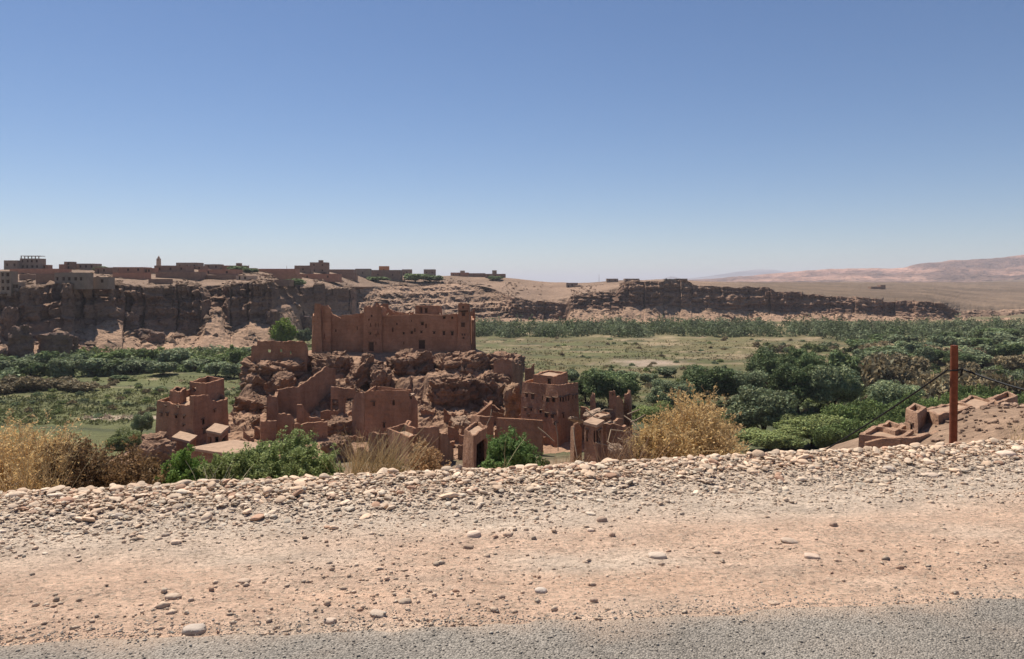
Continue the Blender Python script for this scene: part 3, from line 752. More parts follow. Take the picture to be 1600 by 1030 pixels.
# ------------------------------------------------------------------ earth walls with real openings
class Wall:
    """a standing earth wall along a plan path (interior on the left), with openings cut through it"""
    def __init__(s, path, closed, t, zb, top, step=0.45, zstep=0.6, batter=0.02, amp=0.13, ragged=0.12, seed=0):
        s.p = [np.array(q, float) for q in path]; s.closed = closed; s.t = t; s.zb = zb; s.top = top
        s.step, s.zstep, s.batter, s.amp, s.ragged, s.seed = step, zstep, batter, amp, ragged, seed
        s.op = []
        n = len(s.p); s.nseg = n if closed else n - 1
        s.seg = [(s.p[i], s.p[(i + 1) % n]) for i in range(s.nseg)]
        s.L = [float(np.linalg.norm(b - a)) for a, b in s.seg]
        s.cum = np.concatenate([[0], np.cumsum(s.L)])
    def px(s, k, px, py=None):
        a, b = s.seg[k]; e = b - a; kk = (px - 800) / F
        q = (kk * a[1] - a[0]) / (e[0] - kk * e[1])
        d = a[1] + q * e[1]
        return s.cum[k] + q * s.L[k], (None if py is None else Z(py, d))
    def hole(s, k, x0, x1, y0, y1, kind='window'):
        u0, _ = s.px(k, x0); u1, _ = s.px(k, x1); uc, z1 = s.px(k, (x0 + x1) / 2, y0); _, z0 = s.px(k, (x0 + x1) / 2, y1)
        s.op.append((min(u0, u1), max(u0, u1), z0, z1, kind))
    def toppx(s, pts):
        """pts: (segment, px, py) in path order"""
        s.top = []
        for k, x_, y_ in pts:
            u_, z_ = s.px(k, x_, y_); s.top.append((u_, z_))
    def at(s, u):
        k = min(max(int(np.searchsorted(s.cum, u, 'right')) - 1, 0), s.nseg - 1)
        return k, (u - s.cum[k]) / s.L[k]
    def build(s, parent, name='wall', mat=None):
        nrm = []
        for a, b in s.seg:
            e = (b - a) / np.linalg.norm(b - a); nrm.append(np.array((-e[1], e[0])))
        def mitre(i):            # inner point of corner i
            n = len(s.p)
            if s.closed or 0 < i < n - 1:
                n0, n1 = nrm[(i - 1) % s.nseg], nrm[i % s.nseg]
                m_ = n0 + n1; m_ = m_ / max(np.dot(m_, n0), 0.25)
                return s.p[i] + m_ * s.t
            return s.p[i] + nrm[0 if i == 0 else s.nseg - 1] * s.t
        inn = [mitre(i) for i in range(len(s.p))]
        us = set()
        for k in range(s.nseg):
            nst = max(1, int(round(s.L[k] / s.step)))
            for j in range(nst + 1): us.add(round(s.cum[k] + s.L[k] * j / nst, 4))
        fixed = [round(float(c), 4) for c in s.cum]
        for o in s.op:
            for q in o[:2]:
                q = round(float(q), 4)
                near = [w for w in us if abs(w - q) < s.step * 0.35 and w not in fixed]
                for w in near: us.discard(w)
                us.add(q); fixed.append(q)
        for (q, _) in s.top:
            if 0 < q < s.cum[-1]: us.add(round(float(q), 4))
        us = sorted(us)
        if s.closed: us = [u_ for u_ in us if u_ < s.cum[-1] - 1e-3]
        ta = np.array(sorted(s.top))
        U_ = np.array(us)
        tz = np.interp(U_, ta[:, 0], ta[:, 1]) + s.ragged * fbm(pt3(U_, s.seed * 7.7), 1.5, 4, s.seed, 0.65)
        zs = set(np.round(np.arange(s.zb, tz.max() + s.zstep, s.zstep), 4)); zf_ = []
        for o in s.op:
            for q in o[2:4]:
                q = round(float(q), 4)
                for w in [w for w in zs if abs(w - q) < s.zstep * 0.35 and w not in zf_ and w != round(s.zb, 4)]: zs.discard(w)
                zs.add(q); zf_.append(q)
        zs = np.array(sorted(zs))
        nc, nz = len(us), len(zs)
        O = np.zeros((nc, nz, 3)); I = np.zeros((nc, nz, 3)); jm = np.zeros(nc, int); NO = np.zeros((nc, 2))
        for i, u_ in enumerate(us):
            k, f = s.at(u_); a, b = s.seg[k]
            o2 = a + (b - a) * f; i2 = inn[k] + (inn[(k + 1) % len(inn)] - inn[k]) * f
            jm[i] = int(np.searchsorted(zs, tz[i] - 1e-6))
            z = np.minimum(zs, tz[i])
            bt = (s.batter * (z - s.zb))[:, None]
            O[i, :, :2] = o2 + (i2 - o2) / s.t * bt; I[i, :, :2] = i2; O[i, :, 2] = z; I[i, :, 2] = z
            NO[i] = nrm[k]
        dn = s.amp * fbm(O * np.array((1, 1, 1)), 0.5, 4, s.seed + 2)
        O[..., :2] -= NO[:, None, :] * dn[..., None]
        jm = np.minimum(jm, nz - 1)
        ncell = nc if s.closed else nc - 1
        solid = np.zeros((ncell, nz - 1), bool)
        for i in range(ncell):
            i2 = (i + 1) % nc
            ua, ub = us[i], (us[i2] if i2 else s.cum[-1]); uc = (ua + ub) / 2
            for j in range(nz - 1):
                if j >= max(jm[i], jm[i2]): continue
                zc = (zs[j] + zs[j + 1]) / 2
                if any(o[0] < uc < o[1] and o[2] < zc < o[3] for o in s.op): continue
                solid[i, j] = True
        Vv = np.concatenate([O.reshape(-1, 3), I.reshape(-1, 3)]); h = nc * nz
        def vi(i, j): i %= nc; return i * nz + min(j, jm[i])
        fs = []
        def add(q):
            r_ = []
            for v_ in q:
                if v_ not in r_: r_.append(v_)
            if len(r_) >= 3: fs.append(r_)
        for i in range(ncell):
            for j in range(nz - 1):
                if not solid[i, j]: continue
                a, b, c, d = vi(i, j), vi(i + 1, j), vi(i + 1, j + 1), vi(i, j + 1)
                add([a, b, c, d]); add([d + h, c + h, b + h, a + h])
                li = (i - 1) % ncell if s.closed else i - 1; ri = (i + 1) % ncell if s.closed else i + 1
                if li < 0 or not solid[li, j]: add([a, d, d + h, a + h])
                if ri >= ncell or not solid[ri, j]: add([b, b + h, c + h, c])
                if j + 1 >= nz - 1 or not solid[i, j + 1]: add([d, c, c + h, d + h])
                if j > 0 and not solid[i, j - 1]: add([a, a + h, b + h, b])
        tri = [f for f in fs if len(f) == 3]; qd = [f for f in fs if len(f) == 4]
        me = mesh(name, Vv, [np.array(qd).reshape(-1, 4), np.array(tri).reshape(-1, 3)], mat or M['adobe'], smooth='angle')
        w = put(name, me, parent)
        for o in s.op:                                     # doors, and added dark panels painting the shade of empty windows
            if o[4] == 'hole': continue
            k, f0 = s.at(o[0]); f1 = (o[1] - s.cum[k]) / s.L[k]; a, b = s.seg[k]; n_ = nrm[k]
            p0 = a + (b - a) * f0; p1 = a + (b - a) * f1
            q0, q1 = p0 + n_ * s.t * 0.72, p1 + n_ * s.t * 0.72
            r0, r1 = p0 + n_ * s.t * 0.86, p1 + n_ * s.t * 0.86
            vv = [(*q0, o[2] - .04), (*q1, o[2] - .04), (*q1, o[3] + .04), (*q0, o[3] + .04), (*r0, o[2] - .04), (*r1, o[2] - .04), (*r1, o[3] + .04), (*r0, o[3] + .04)]
            pan = put(o[4], mesh(o[4], np.array(vv), np.array([[0,1,2,3],[5,4,7,6],[4,0,3,7],[1,5,6,2],[3,2,6,7],[4,5,1,0]]), M['wood']), parent)
            if o[1] - o[0] > 0.42:                          # a rough timber lintel over the opening
                e_ = (p1 - p0) / max(np.linalg.norm(p1 - p0), 1e-6) * 0.14; f0_, f1_ = p0 - e_ - n_ * 0.015, p1 + e_ - n_ * 0.015; g0_, g1_ = f0_ + n_ * 0.3, f1_ + n_ * 0.3; za, zb2 = o[3] + 0.01, o[3] + 0.13
                vv = [(*f0_, za), (*f1_, za), (*f1_, zb2), (*f0_, zb2), (*g0_, za), (*g1_, za), (*g1_, zb2), (*g0_, zb2)]
                put('lintel', mesh('lintel', np.array(vv), np.array([[0,1,2,3],[5,4,7,6],[4,0,3,7],[1,5,6,2],[3,2,6,7],[4,5,1,0]]), M['lintel']), pan)
        return w, [tuple(q) for q in inn]

def roof(parent, poly, z, seed, t=0.22, mat=None, name='roof', sag=0.08):
    """flat earth roof slab over a four-cornered plan"""
    a, b, c, d = [np.array(q, float) for q in poly]
    n = 9; V = []
    for i in range(n):
        for j in range(n):
            f, g_ = i / (n - 1), j / (n - 1)
            q = (a * (1 - f) + b * f) * (1 - g_) + (d * (1 - f) + c * f) * g_
            V.append((q[0], q[1], z))
    V = np.array(V); V[:, 2] += sag * fbm(V, 0.7, 3, seed)
    lo = V.copy(); lo[:, 2] = z - t
    Fq = grid_faces(n, n); e = []
    idx = [i * n for i in range(n)] + [(n - 1) * n + j for j in range(1, n)] + [i * n + n - 1 for i in range(n - 2, -1, -1)] + [j for j in range(n - 2, 0, -1)]
    for k in range(len(idx)):
        i0, i1 = idx[k], idx[(k + 1) % len(idx)]; e.append([i0, i1, i1 + n * n, i0 + n * n])
    return put(name, mesh(name, np.concatenate([V, lo]), np.concatenate([Fq, Fq + n * n, np.array(e)]), mat or M['roof_earth'], smooth=False), parent)

def ctr(pts, z): a = np.mean(np.array(pts), 0); return (a[0], a[1], z)
def rel(root):
    """parts are built in world coordinates: keep them in place under their root"""
    bpy.context.view_layer.update()
    for ch in root.children:
        ch.matrix_parent_inverse = root.matrix_world.inverted()

def corner_house(A, B, C):
    a, b, c = [np.array((X(p_, d_), d_)) for p_, d_ in (A, B, C)]
    return [a, b, c, a + c - b]

# ---- the fortress
FD = 162.0
root = empty('fortress', (X(615, FD), FD, -12.7), 'large ruined mud-brick fortress with towers on top of the rocky hill', 'fortress')
zb = -14.5
def fx(px, d=FD): return (X(px, d), d)
def part_wall(path, tops, holes=(), t=0.8, closed=False, zb_=zb, seed=0, name='wall', mat='adobe', **kw):
    w = Wall(path, closed, t, zb_, [(0, 0)], seed=seed, **kw)
    w.toppx(tops)
    for h_ in holes: w.hole(*h_)
    r_ = w.build(root, name, M[mat]); return w, r_
# left tower (closed square), tapering
def tower(px0, px1, d, deep, tops, holes, seed, batter=0.05, name='tower', zb_=zb, par=None, mat='adobe', ragged=0.25, t=0.6):
    a, b = np.array((X(px0, d), d)), np.array((X(px1, d), d))
    w = Wall([a, b, b + (0, deep), a + (0, deep)], True, t, zb_, [(0, 0)], batter=batter, seed=seed, ragged=ragged, step=0.5)
    zt = Z(tops[0], d), Z(tops[1], d)
    w.top = [(0, zt[0]), (w.cum[1], zt[1]), (w.cum[2], zt[1] - 0.6), (w.cum[3], zt[0] - 0.4), (w.cum[4], zt[0])]
    for h_ in holes: w.hole(0, *h_)
    global root
    ob, inn = w.build(par or root, name, M[mat])
    roof(par or root, inn, min(zt) - 1.4, seed)
    return w
tower(486, 504, FD - 0.8, 4.0, (474, 475), [], 501)
part_wall([fx(503.5), fx(516.5)], [(0, 503.5, 478), (0, 512, 477), (0, 514, 481), (0, 516.5, 482)], [(0, 506, 507.5, 522, 530, 'hole')], seed=502)
part_wall([fx(516, FD + 0.6), fx(568, FD + 0.6)], [(0, 516, 486), (0, 519, 491), (0, 529, 496), (0, 532, 498), (0, 534, 493), (0, 549, 492), (0, 553, 491), (0, 568, 489)],
          [(0, 523, 525.5, 515, 519), (0, 557, 558.5, 510, 516)], seed=503)
tower(567, 597, FD - 0.9, 7.0, (479, 479), [(575, 584, 535, 549, 'door'), (578.5, 581.5, 492, 495.5), (574, 577, 498, 501), (576, 579.5, 520, 523), (577.5, 579.5, 505, 511), (586.5, 588, 505, 511),
      (591, 592.5, 505, 511), (587, 588.5, 522, 527), (586.5, 588.5, 534, 539), (590, 592, 518, 523)], 504, ragged=0.6, batter=0.015)
part_wall([fx(596.5, FD - 0.1), fx(714, FD - 0.1)], [(0, 596.5, 496), (0, 603, 494), (0, 620, 493), (0, 648, 491), (0, 672, 492), (0, 690, 493), (0, 714, 490)],
          [(0, 654, 664, 532, 545.5, 'door'), (0, 612.5, 614.5, 512, 519), (0, 618.5, 621, 505, 508), (0, 629, 632, 519, 523), (0, 641.5, 645, 518, 522), (0, 647, 649, 513, 519), (0, 656.5, 660, 517.5, 521), (0, 657.5, 662, 504, 508.5),
           (0, 664.5, 666.5, 506, 513), (0, 676.5, 680, 518.5, 522), (0, 691.5, 695.5, 518, 524), (0, 704.5, 708.5, 518.5, 524.5), (0, 692, 696, 495, 498.5), (0, 705, 708, 495, 498.5), (0, 630, 631.5, 534, 539), (0, 642, 643.5, 500, 503)], seed=505)
tower(648.5, 687, FD + 2.2, 6.0, (477, 478), [(655, 660, 481, 489), (663, 668, 482, 489)], 506, zb_=Z(500, FD), batter=0.01, t=0.45)
tower(711, 737.5, FD - 1.4, 4.2, (474, 475), [(721.5, 726.5, 488, 494), (720.5, 726, 505, 511), (722, 725, 479, 482), (721, 723, 522, 524.5), (725, 727, 522, 524.5), (722.5, 725.5, 527, 529.5)], 507, batter=0.095, ragged=0.35)
part_wall([fx(739, FD + 6), fx(743, FD + 5.5), fx(744, FD + 13)], [(0, 739, 487), (0, 741, 483), (0, 743, 483), (1, 744, 496)], seed=508, t=0.7)
part_wall([fx(487, FD + 16), fx(738, FD + 16)], [(0, 487, 492), (0, 560, 494), (0, 584, 488), (0, 590, 478), (0, 598, 475), (0, 606, 474), (0, 607, 484), (0, 618, 487), (0, 640, 491), (0, 700, 492), (0, 738, 488)], seed=509, t=0.8, ragged=0.5)
part_wall([fx(742, FD + 1), fx(741, FD + 15)], [(0, 742, 500), (0, 741, 494)], seed=510, t=0.7)
part_wall([fx(488, FD + 15), fx(488, FD + 2)], [(0, 488, 494), (0, 488, 490)], seed=511, t=0.7)
part_wall([fx(600, FD + 7), fx(646, FD + 7)], [(0, 600, 486), (0, 607, 482), (0, 615, 488), (0, 628, 490), (0, 646, 489)], seed=512, t=0.6, ragged=0.5)
part_wall([fx(584, FD + 2.4), fx(592, FD + 2.2), fx(601, FD + 4)], [(0, 584, 478), (0, 588, 474), (1, 594, 476), (1, 601, 480)], seed=513, t=0.5, ragged=0.5)
roof(root, [(X(598, FD), FD + 0.9), (X(710, FD), FD + 0.9), (X(710, FD), FD + 8), (X(598, FD), FD + 8)], Z(498.5, FD), 514, sag=0.4)
roof(root, [(X(506, FD), FD + 2), (X(566, FD), FD + 2), (X(566, FD), FD + 8), (X(506, FD), FD + 8)], Z(507, FD), 515, sag=0.5)
for i, (px, py) in enumerate([(604, 493), (640, 492), (688, 492), (700, 491), (718, 475), (730, 475)]):     # roof timbers poking out
    a = P(px, py, FD - 0.2); b = P(px + rng.uniform(-5, 5), py - rng.uniform(1, 4), FD + 2)
    Vt, Qt = tubes(np.array([[a, (a + b) / 2, b]]), np.full((1, 3), 0.07), 5)
    put('roof_beam', mesh('roof_beam', Vt, Qt, M['beam']), root)
rel(root)

# ---- free-standing ruined walls
def ruin(name, label, path, tops, holes=(), zb_=None, t=0.55, seed=0, mat='adobe_old', group=None, cat='wall', **kw):
    global root
    pts = [(X(p_, d_), d_) for p_, d_ in path]
    zb_ = zb_ if zb_ is not None else float(np.min(hill_h(np.array([q[0] for q in pts]), np.array([q[1] for q in pts])))) - 1.6
    r_ = empty(name, ctr(pts, zb_ + 1.5), label, cat, group)
    w = Wall(pts, False, t, zb_, [(0, 0)], seed=seed, ragged=kw.pop('ragged', 0.42), **kw)
    w.toppx(tops)
    for h_ in holes: w.hole(*h_)
    w.build(r_, 'wall', M[mat]); rel(r_)
    return r_
ruin('ruined_building', 'low roofless mud wall with three small openings left of the fortress', [(392, 140), (479, 138), (482, 144)], [(0, 392, 541), (0, 401, 541), (0, 402, 533), (0, 420, 533.5), (0, 440, 534), (0, 477, 533), (0, 479, 536), (1, 482, 545)],
     [(0, 418.5, 423, 546.5, 551, 'hole'), (0, 438, 442.5, 546, 550.5, 'hole'), (0, 453.5, 458, 549, 554, 'hole')], zb_=-13.8, seed=601, cat='ruin', mat='adobe')
ruin('ruined_wall', 'sloping mud wall climbing the rock left of centre', [(433, 121), (468, 122), (526, 129)], [(0, 433, 610), (0, 467, 604), (1, 469, 603), (1, 498, 584), (1, 511, 572), (1, 526, 578)], seed=602)
ruin('ruined_wall', 'tall narrow wall stub left of the sloping wall', [(416, 117), (434, 116), (436, 121)], [(0, 416, 620), (0, 425, 618), (0, 434, 621), (1, 436, 612)], seed=603)
ruin('ruined_wall', 'blocky roofless room left of the stepped wall', [(405, 114), (406, 108), (431, 108)], [(0, 405, 648), (0, 406, 658), (1, 418, 659), (1, 431, 658)], seed=604)
ruin('ruined_wall', 'low crumbling wall with a notched top', [(430, 110), (459, 109), (461, 114)], [(0, 430, 650), (0, 437, 648), (0, 446, 647), (0, 456, 648), (0, 459, 654), (1, 461, 655)], seed=605, ragged=0.4)
ruin('ruined_wall', 'thin upright wall stump behind the notched wall', [(463, 115), (474, 115), (486, 118)], [(0, 463, 633), (0, 473, 632), (1, 476, 640), (1, 486, 648)], seed=606, ragged=0.4)
ruin('ruined_wall', 'long low stepped wall right of the notched wall', [(461, 108), (512, 110)], [(0, 461, 662), (0, 475, 663), (0, 490, 661), (0, 512, 660)], seed=607, ragged=0.35)
ruin('ruined_wall', 'broken wall piece standing on a single pillar', [(516, 119), (553, 118)], [(0, 516, 605), (0, 530, 606), (0, 545, 607), (0, 553, 609)], [(0, 516.6, 528.5, 624, 655, 'hole'), (0, 537.5, 552.5, 622, 655, 'hole')], seed=608)
ruin('ruined_wall', 'square block of masonry on the slope right of the fortress', [(771, 131), (800, 129), (818, 134)], [(0, 771, 563), (0, 785, 561), (0, 800, 563), (1, 804, 567), (1, 818, 572)], zb_=-17.5, seed=609)
ruin('ruined_wall', 'small jagged wall stump above the tower house', [(820, 127), (835, 127)], [(0, 820, 574), (0, 824, 576), (0, 829, 575), (0, 833, 570), (0, 835, 568)], zb_=-18, seed=610)
ruin('ruined_wall', 'curving low wall with a pale top below the bulging rock', [(736, 113), (768, 117), (771, 127)], [(0, 736, 654), (0, 752, 645), (0, 768, 632), (1, 770, 629)], seed=611, ragged=0.08)
ruin('ruined_wall', 'low garden wall ending at the tower house', [(735, 109), (748, 104), (772, 106)], [(0, 735, 650), (1, 748, 651), (1, 760, 652), (1, 772, 651)], seed=612, ragged=0.08)
ruin('ruined_wall', 'mud wall running in front of the tower house', [(775, 103), (846, 100)], [(0, 775, 654), (0, 800, 654.5), (0, 825, 656), (0, 846, 657.5)], zb_=-22.5, seed=613, ragged=0.06, mat='adobe')
ruin('ruined_wall', 'stub of wall in front of the middle house', [(644, 93), (686, 91), (689, 93)], [(0, 644, 672), (0, 651, 668), (0, 670, 669), (0, 686, 667), (1, 689, 668)], zb_=-22.5, seed=614, ragged=0.12)
ruin('ruined_wall', 'dark buttress-like wall end beside the earthen path', [(690, 92), (709, 97)], [(0, 690, 677), (0, 700, 679), (0, 704, 690), (0, 709, 703)], zb_=-23, seed=615)
ruin('ruined_wall', 'low wall below the middle house at its left', [(575, 97), (602, 96)], [(0, 575, 677), (0, 590, 677), (0, 602, 678)], zb_=-22.5, seed=616)
ruin('ruined_wall', 'slanting wall piece against the rock left of the middle house', [(549, 112), (568, 109)], [(0, 549, 628), (0, 554, 615), (0, 560, 613), (0, 568, 614)], seed=617)

# broken stubs of walls between the houses, too alike to tell apart
rs = np.random.default_rng(620); STUB = [(365, 400), (405, 560), (470, 560), (655, 740), (690, 770), (770, 815), (845, 905), (895, 990)]
for k in range(40):
    lo_, hi_ = STUB[k % len(STUB)]
    px = rs.uniform(lo_, hi_); d = rs.uniform(97, 127)
    if 560 < px < 662 and d < 118: continue
    w1, ang = rs.uniform(1.2, 4.0), rs.uniform(-0.5, 0.5)
    x_ = X(px, d); g0 = float(hill_h(x_, d)); hh = rs.uniform(0.7, 2.4)
    r_ = empty('wall_stub', (x_, d, g0), 'low broken stub of mud wall among the ruins', 'wall', 'broken wall stubs of the ruined village')
    pth = [(x_, d), (x_ + w1, d + w1 * ang)] + ([(x_ + w1 + 0.4, d + w1 * ang + rs.uniform(1, 2.5))] if k % 2 else [])
    w = Wall(pth, False, 0.45, g0 - 1.2, [(0, 0)], seed=630 + k, ragged=0.5, step=0.4, zstep=0.5)
    w.top = [(0, g0 + hh), (w.cum[-1] * 0.35, g0 + hh * rs.uniform(0.7, 1.1)), (w.cum[-1] * 0.7, g0 + hh * rs.uniform(0.4, 0.9)), (w.cum[-1], g0 + hh * rs.uniform(0.2, 0.8))]
    w.build(r_, 'wall', M['adobe_old']); rel(r_)

# ---- leftmost house
pts = corner_house((242, 112), (303, 105), (358, 117))
root = empty('mud_house', ctr(pts, -20.5), 'leftmost ruined mud house with small square windows in a row', 'house')
w = Wall(pts, True, 0.5, -23.0, [(0, 0)], seed=701, ragged=0.28, batter=0.025)
w.toppx([(0, 242, 627), (0, 262, 629), (0, 284, 634), (0, 296, 634), (0, 297.5, 619), (0, 303, 618.5), (1, 312, 619), (1, 328, 617), (1, 331, 625), (1, 340, 628), (1, 358, 623)])
w.top += [(w.cum[2] + 2, w.top[-1][1] + 0.6), (w.cum[3] - 1, w.top[0][1] + 0.4), (w.cum[4], w.top[0][1])]
for h_ in [(0, 249, 252.5, 646, 650.5), (0, 258.5, 262, 646, 650.5), (0, 272.5, 276, 649, 654), (0, 285.5, 288, 650, 655), (0, 284.5, 288, 664, 667), (0, 256, 259, 634.5, 636.5), (0, 275, 278, 635, 638),
           (1, 316, 320, 655, 664), (1, 317, 329, 668, 677, 'door'), (1, 335, 337.5, 640, 645)]: w.hole(*h_)
ob, inn = w.build(root)
roof(root, inn, Z(640, 108), 702, sag=0.3)
rel(root)
def block(label, A, B, C, pytop, zb_, holes=(), seed=0, mat='adobe', name='mud_house', cat='house', roofdrop=0.3, ragged=0.16, group=None, t=0.4, batter=0.02, flat=False):
    global root
    pts = corner_house(A, B, C)
    r_ = empty(name, ctr(pts, zb_ + 1), label, cat, group)
    w = Wall(pts, True, t, zb_, [(0, 0)], seed=seed, ragged=ragged, batter=batter)
    zt = Z(pytop, B[1])
    w.top = [(0, zt), (w.cum[1], zt), (w.cum[2], zt + 0.1), (w.cum[3], zt + 0.1), (w.cum[4], zt)]
    for h_ in holes: w.hole(*h_)
    ob, inn = w.build(r_, 'wall', M[mat])
    if flat:
        o2 = np.array(pts); c_ = o2.mean(0); roof(r_, [tuple(c_ + (q - c_) * 1.03) for q in o2], zt + 0.28, seed, t=0.3)
    else: roof(r_, inn, zt - roofdrop, seed)
    rel(r_); return r_
block('small roofless room on the roof of the leftmost house', (295, 116), (322, 113), (351, 119), 600, Z(640, 112), [(0, 300, 306, 604, 612, 'hole')], 703, name='rooftop_room', cat='room', roofdrop=1.0)
block('pair of low mud partitions on the left house roof', (264, 114), (281, 112), (292, 116), 613, Z(640, 112), [], 704, name='rooftop_room', cat='room', roofdrop=1.2, ragged=0.2)
block('tiny flat-roofed hut with two dark openings below the leftmost house', (322, 101), (345, 99), (358, 104), 680, -21.5, [(0, 324, 330, 683, 694, 'hole'), (0, 336, 343, 683, 696, 'hole'), (1, 347, 356, 683, 694, 'hole')], 705, name='hut', cat='hut', flat=True)
block('low building with a broad flat pale roof behind the green shrubs', (294, 91.4), (363, 88), (434, 92.5), 713, -22.5, [], 706, name='flat_roofed_house', flat=True)
block('small flat roof slab beside the tiny hut', (269, 102), (296, 99), (308, 103), 693, -22.0, [], 707, name='flat_roofed_house', flat=True)

# ---- middle house
pts = corner_house((568, 109), (641, 106), (655, 110.5))
root = empty('mud_house', ctr(pts, -20), 'boxy mud house in the middle with two small dark windows', 'house')
w = Wall(pts, True, 0.5, -22.5, [(0, 0)], seed=711, ragged=0.14, batter=0.03)
w.toppx([(0, 568, 612), (0, 590, 610.5), (0, 615, 610), (0, 641, 611.5), (1, 644, 616), (1, 649, 622), (1, 655, 628)])
w.top += [(w.cum[2] + 1, w.top[0][1]), (w.cum[3], w.top[0][1] + 0.3), (w.cum[4], w.top[0][1])]
for h_ in [(0, 579.5, 584, 628.5, 635), (0, 613, 617, 626, 634), (0, 597.5, 601.5, 661, 669), (1, 642.3, 645, 619, 625)]: w.hole(*h_)
ob, inn = w.build(root)
roof(root, inn, w.top[0][1] - 0.45, 712)
rel(root)
block('low walled terrace in front of the middle house', (603, 97), (638, 91), (668, 94), 684, -22.5, [], 713, name='walled_terrace', cat='terrace', roofdrop=0.7)
block('square stump of a chimney-like turret at the foot of the middle house', (630, 99), (640, 98), (645, 101), 665.5, -22.0, [], 714, name='turret', cat='turret', roofdrop=0.3)
block('dark cube-shaped ruin beside the green bush', (722, 82), (740, 78), (764, 83), 683, -21.5, [(1, 744, 762, 690, 740, 'hole')], 715, name='ruined_building', cat='ruin', mat='adobe_old', roofdrop=0.25, ragged=0.3)

# ---- tower house
pts = corner_house((812, 112), (873, 105), (907, 113))
root = empty('tower_house', ctr(pts, -20.5), 'tall square tower house with rows of small windows', 'house')
w = Wall(pts, True, 0.5, -23.0, [(0, 0)], seed=721, ragged=0.13, batter=0.03)
w.toppx([(0, 812, 597), (0, 830, 598.5), (0, 850, 601), (0, 873, 602.5), (1, 880, 602), (1, 892, 600), (1, 907, 597.5)])
w.top += [(w.cum[2] + 2, w.top[-1][1] - 0.3), (w.cum[3], w.top[0][1]), (w.cum[4], w.top[0][1])]
for h_ in [(0, 818, 822.5, 615, 621), (0, 827.5, 833, 616, 624), (0, 853, 858.5, 622, 629), (0, 863, 868, 622, 629.5), (0, 817, 821, 638, 642), (0, 826, 830, 638, 642.5), (0, 842, 846, 641.5, 646), (0, 850.5, 856, 646, 653), (0, 861, 866, 648, 654),
           (0, 823, 826, 648, 652), (0, 846, 847.5, 619, 626), (0, 866, 870, 661, 665), (1, 876, 878.5, 621, 629), (1, 880.5, 883, 621, 629), (1, 885, 887.5, 619, 627), (1, 889.5, 892, 618, 627), (1, 897, 899, 618, 624), (1, 902, 904, 617, 623), (1, 880, 882, 646, 654)]: w.hole(*h_)
ob, inn = w.build(root)
roof(root, inn, Z(607, 109), 722)
rel(root)
block('flat-roofed room on top of the tower house', (833, 112), (866, 109), (887, 114), 589, Z(612, 110), [(0, 856, 861, 592, 600, 'door')], 723, name='rooftop_room', cat='room', roofdrop=0.15)

# ---- ruins right of the tower house
ruin('ruined_tower', 'tall thin wall fin nearest the tower house among the collapsed ruins', [(921, 108), (931, 107), (932, 110)], [(0, 921, 620), (0, 925, 617), (0, 928, 612), (0, 931, 617), (1, 932, 620)], zb_=-22.5, seed=731, cat='ruin')
ruin('ruined_tower', 'stepped ruined tower with one small hole in its top', [(950, 104), (962, 103), (975, 104), (976, 110)], [(0, 950, 611), (0, 961, 610), (0, 962, 616), (1, 966, 620), (1, 970, 619), (1, 975, 626), (2, 976, 628)], [(0, 954.5, 957.5, 615, 618.5)], zb_=-22.5, seed=732, cat='ruin')
ruin('ruined_tower', 'dark ruined tower stump at the right end of the village', [(974, 107), (987, 106), (989, 111)], [(0, 974, 616), (0, 980, 618), (0, 985, 616), (0, 987, 610), (1, 989, 618)], zb_=-22.5, seed=733, cat='ruin')
ruin('ruined_wall', 'broken wall between the tower house and the thin fin', [(906, 109), (922, 108)], [(0, 906, 636), (0, 914, 638), (0, 922, 643)], zb_=-22.5, seed=734, ragged=0.4)
block('square turret with flat cap and tall niches among the collapsed ruins', (912, 88), (932, 86), (944, 89), 668, -21.5, [(0, 915, 919, 672, 690), (0, 928, 931, 674, 692), (1, 936, 941, 672, 692)], 735, name='turret', cat='turret', flat=True, mat='adobe_old')
ruin('ruined_wall', 'leaning wall remnant left of the capped turret', [(890, 92), (896, 89), (910, 90)], [(0, 890, 668), (1, 896, 664), (1, 903, 663), (1, 910, 668)], zb_=-22, seed=736, ragged=0.35)
ruin('ruined_wall', 'ragged wall behind the capped turret', [(916, 97), (950, 96), (975, 98)], [(0, 916, 654), (0, 930, 650), (0, 950, 656), (1, 960, 657), (1, 975, 655)], zb_=-22, seed=737, ragged=0.4)
ruin('ruined_wall', 'crumbled wall corner under the dry twigs', [(946, 92), (976, 91), (990, 94)], [(0, 946, 664), (0, 960, 663), (0, 976, 667), (1, 990, 670)], zb_=-22, seed=738, ragged=0.5)
block('collapsed room with a sagging earth roof', (918, 101), (946, 98), (954, 103), 657, -22, [], 739, name='ruined_building', cat='ruin', mat='adobe_old', roofdrop=0.1, ragged=0.3)
bl = [((896, 668, 88), (902, 716, 86)), ((915, 640, 96), (945, 660, 94)), ((935, 645, 97), (957, 640, 99)), ((955, 672, 90), (985, 676, 90)), ((960, 660, 93), (950, 690, 90)), ((948, 690, 86), (975, 712, 84)), ((930, 692, 86), (960, 700, 86)),
      ((980, 648, 97), (1000, 640, 99)), ((985, 660, 94), (1008, 648, 95)), ((975, 650, 97), (995, 668, 95)), ((965, 685, 88), (990, 700, 87)), ((985, 672, 91), (1004, 690, 90)), ((768, 640, 104), (760, 665, 103)), ((840, 668, 98), (866, 690, 97)), ((868, 660, 99), (872, 705, 98))]
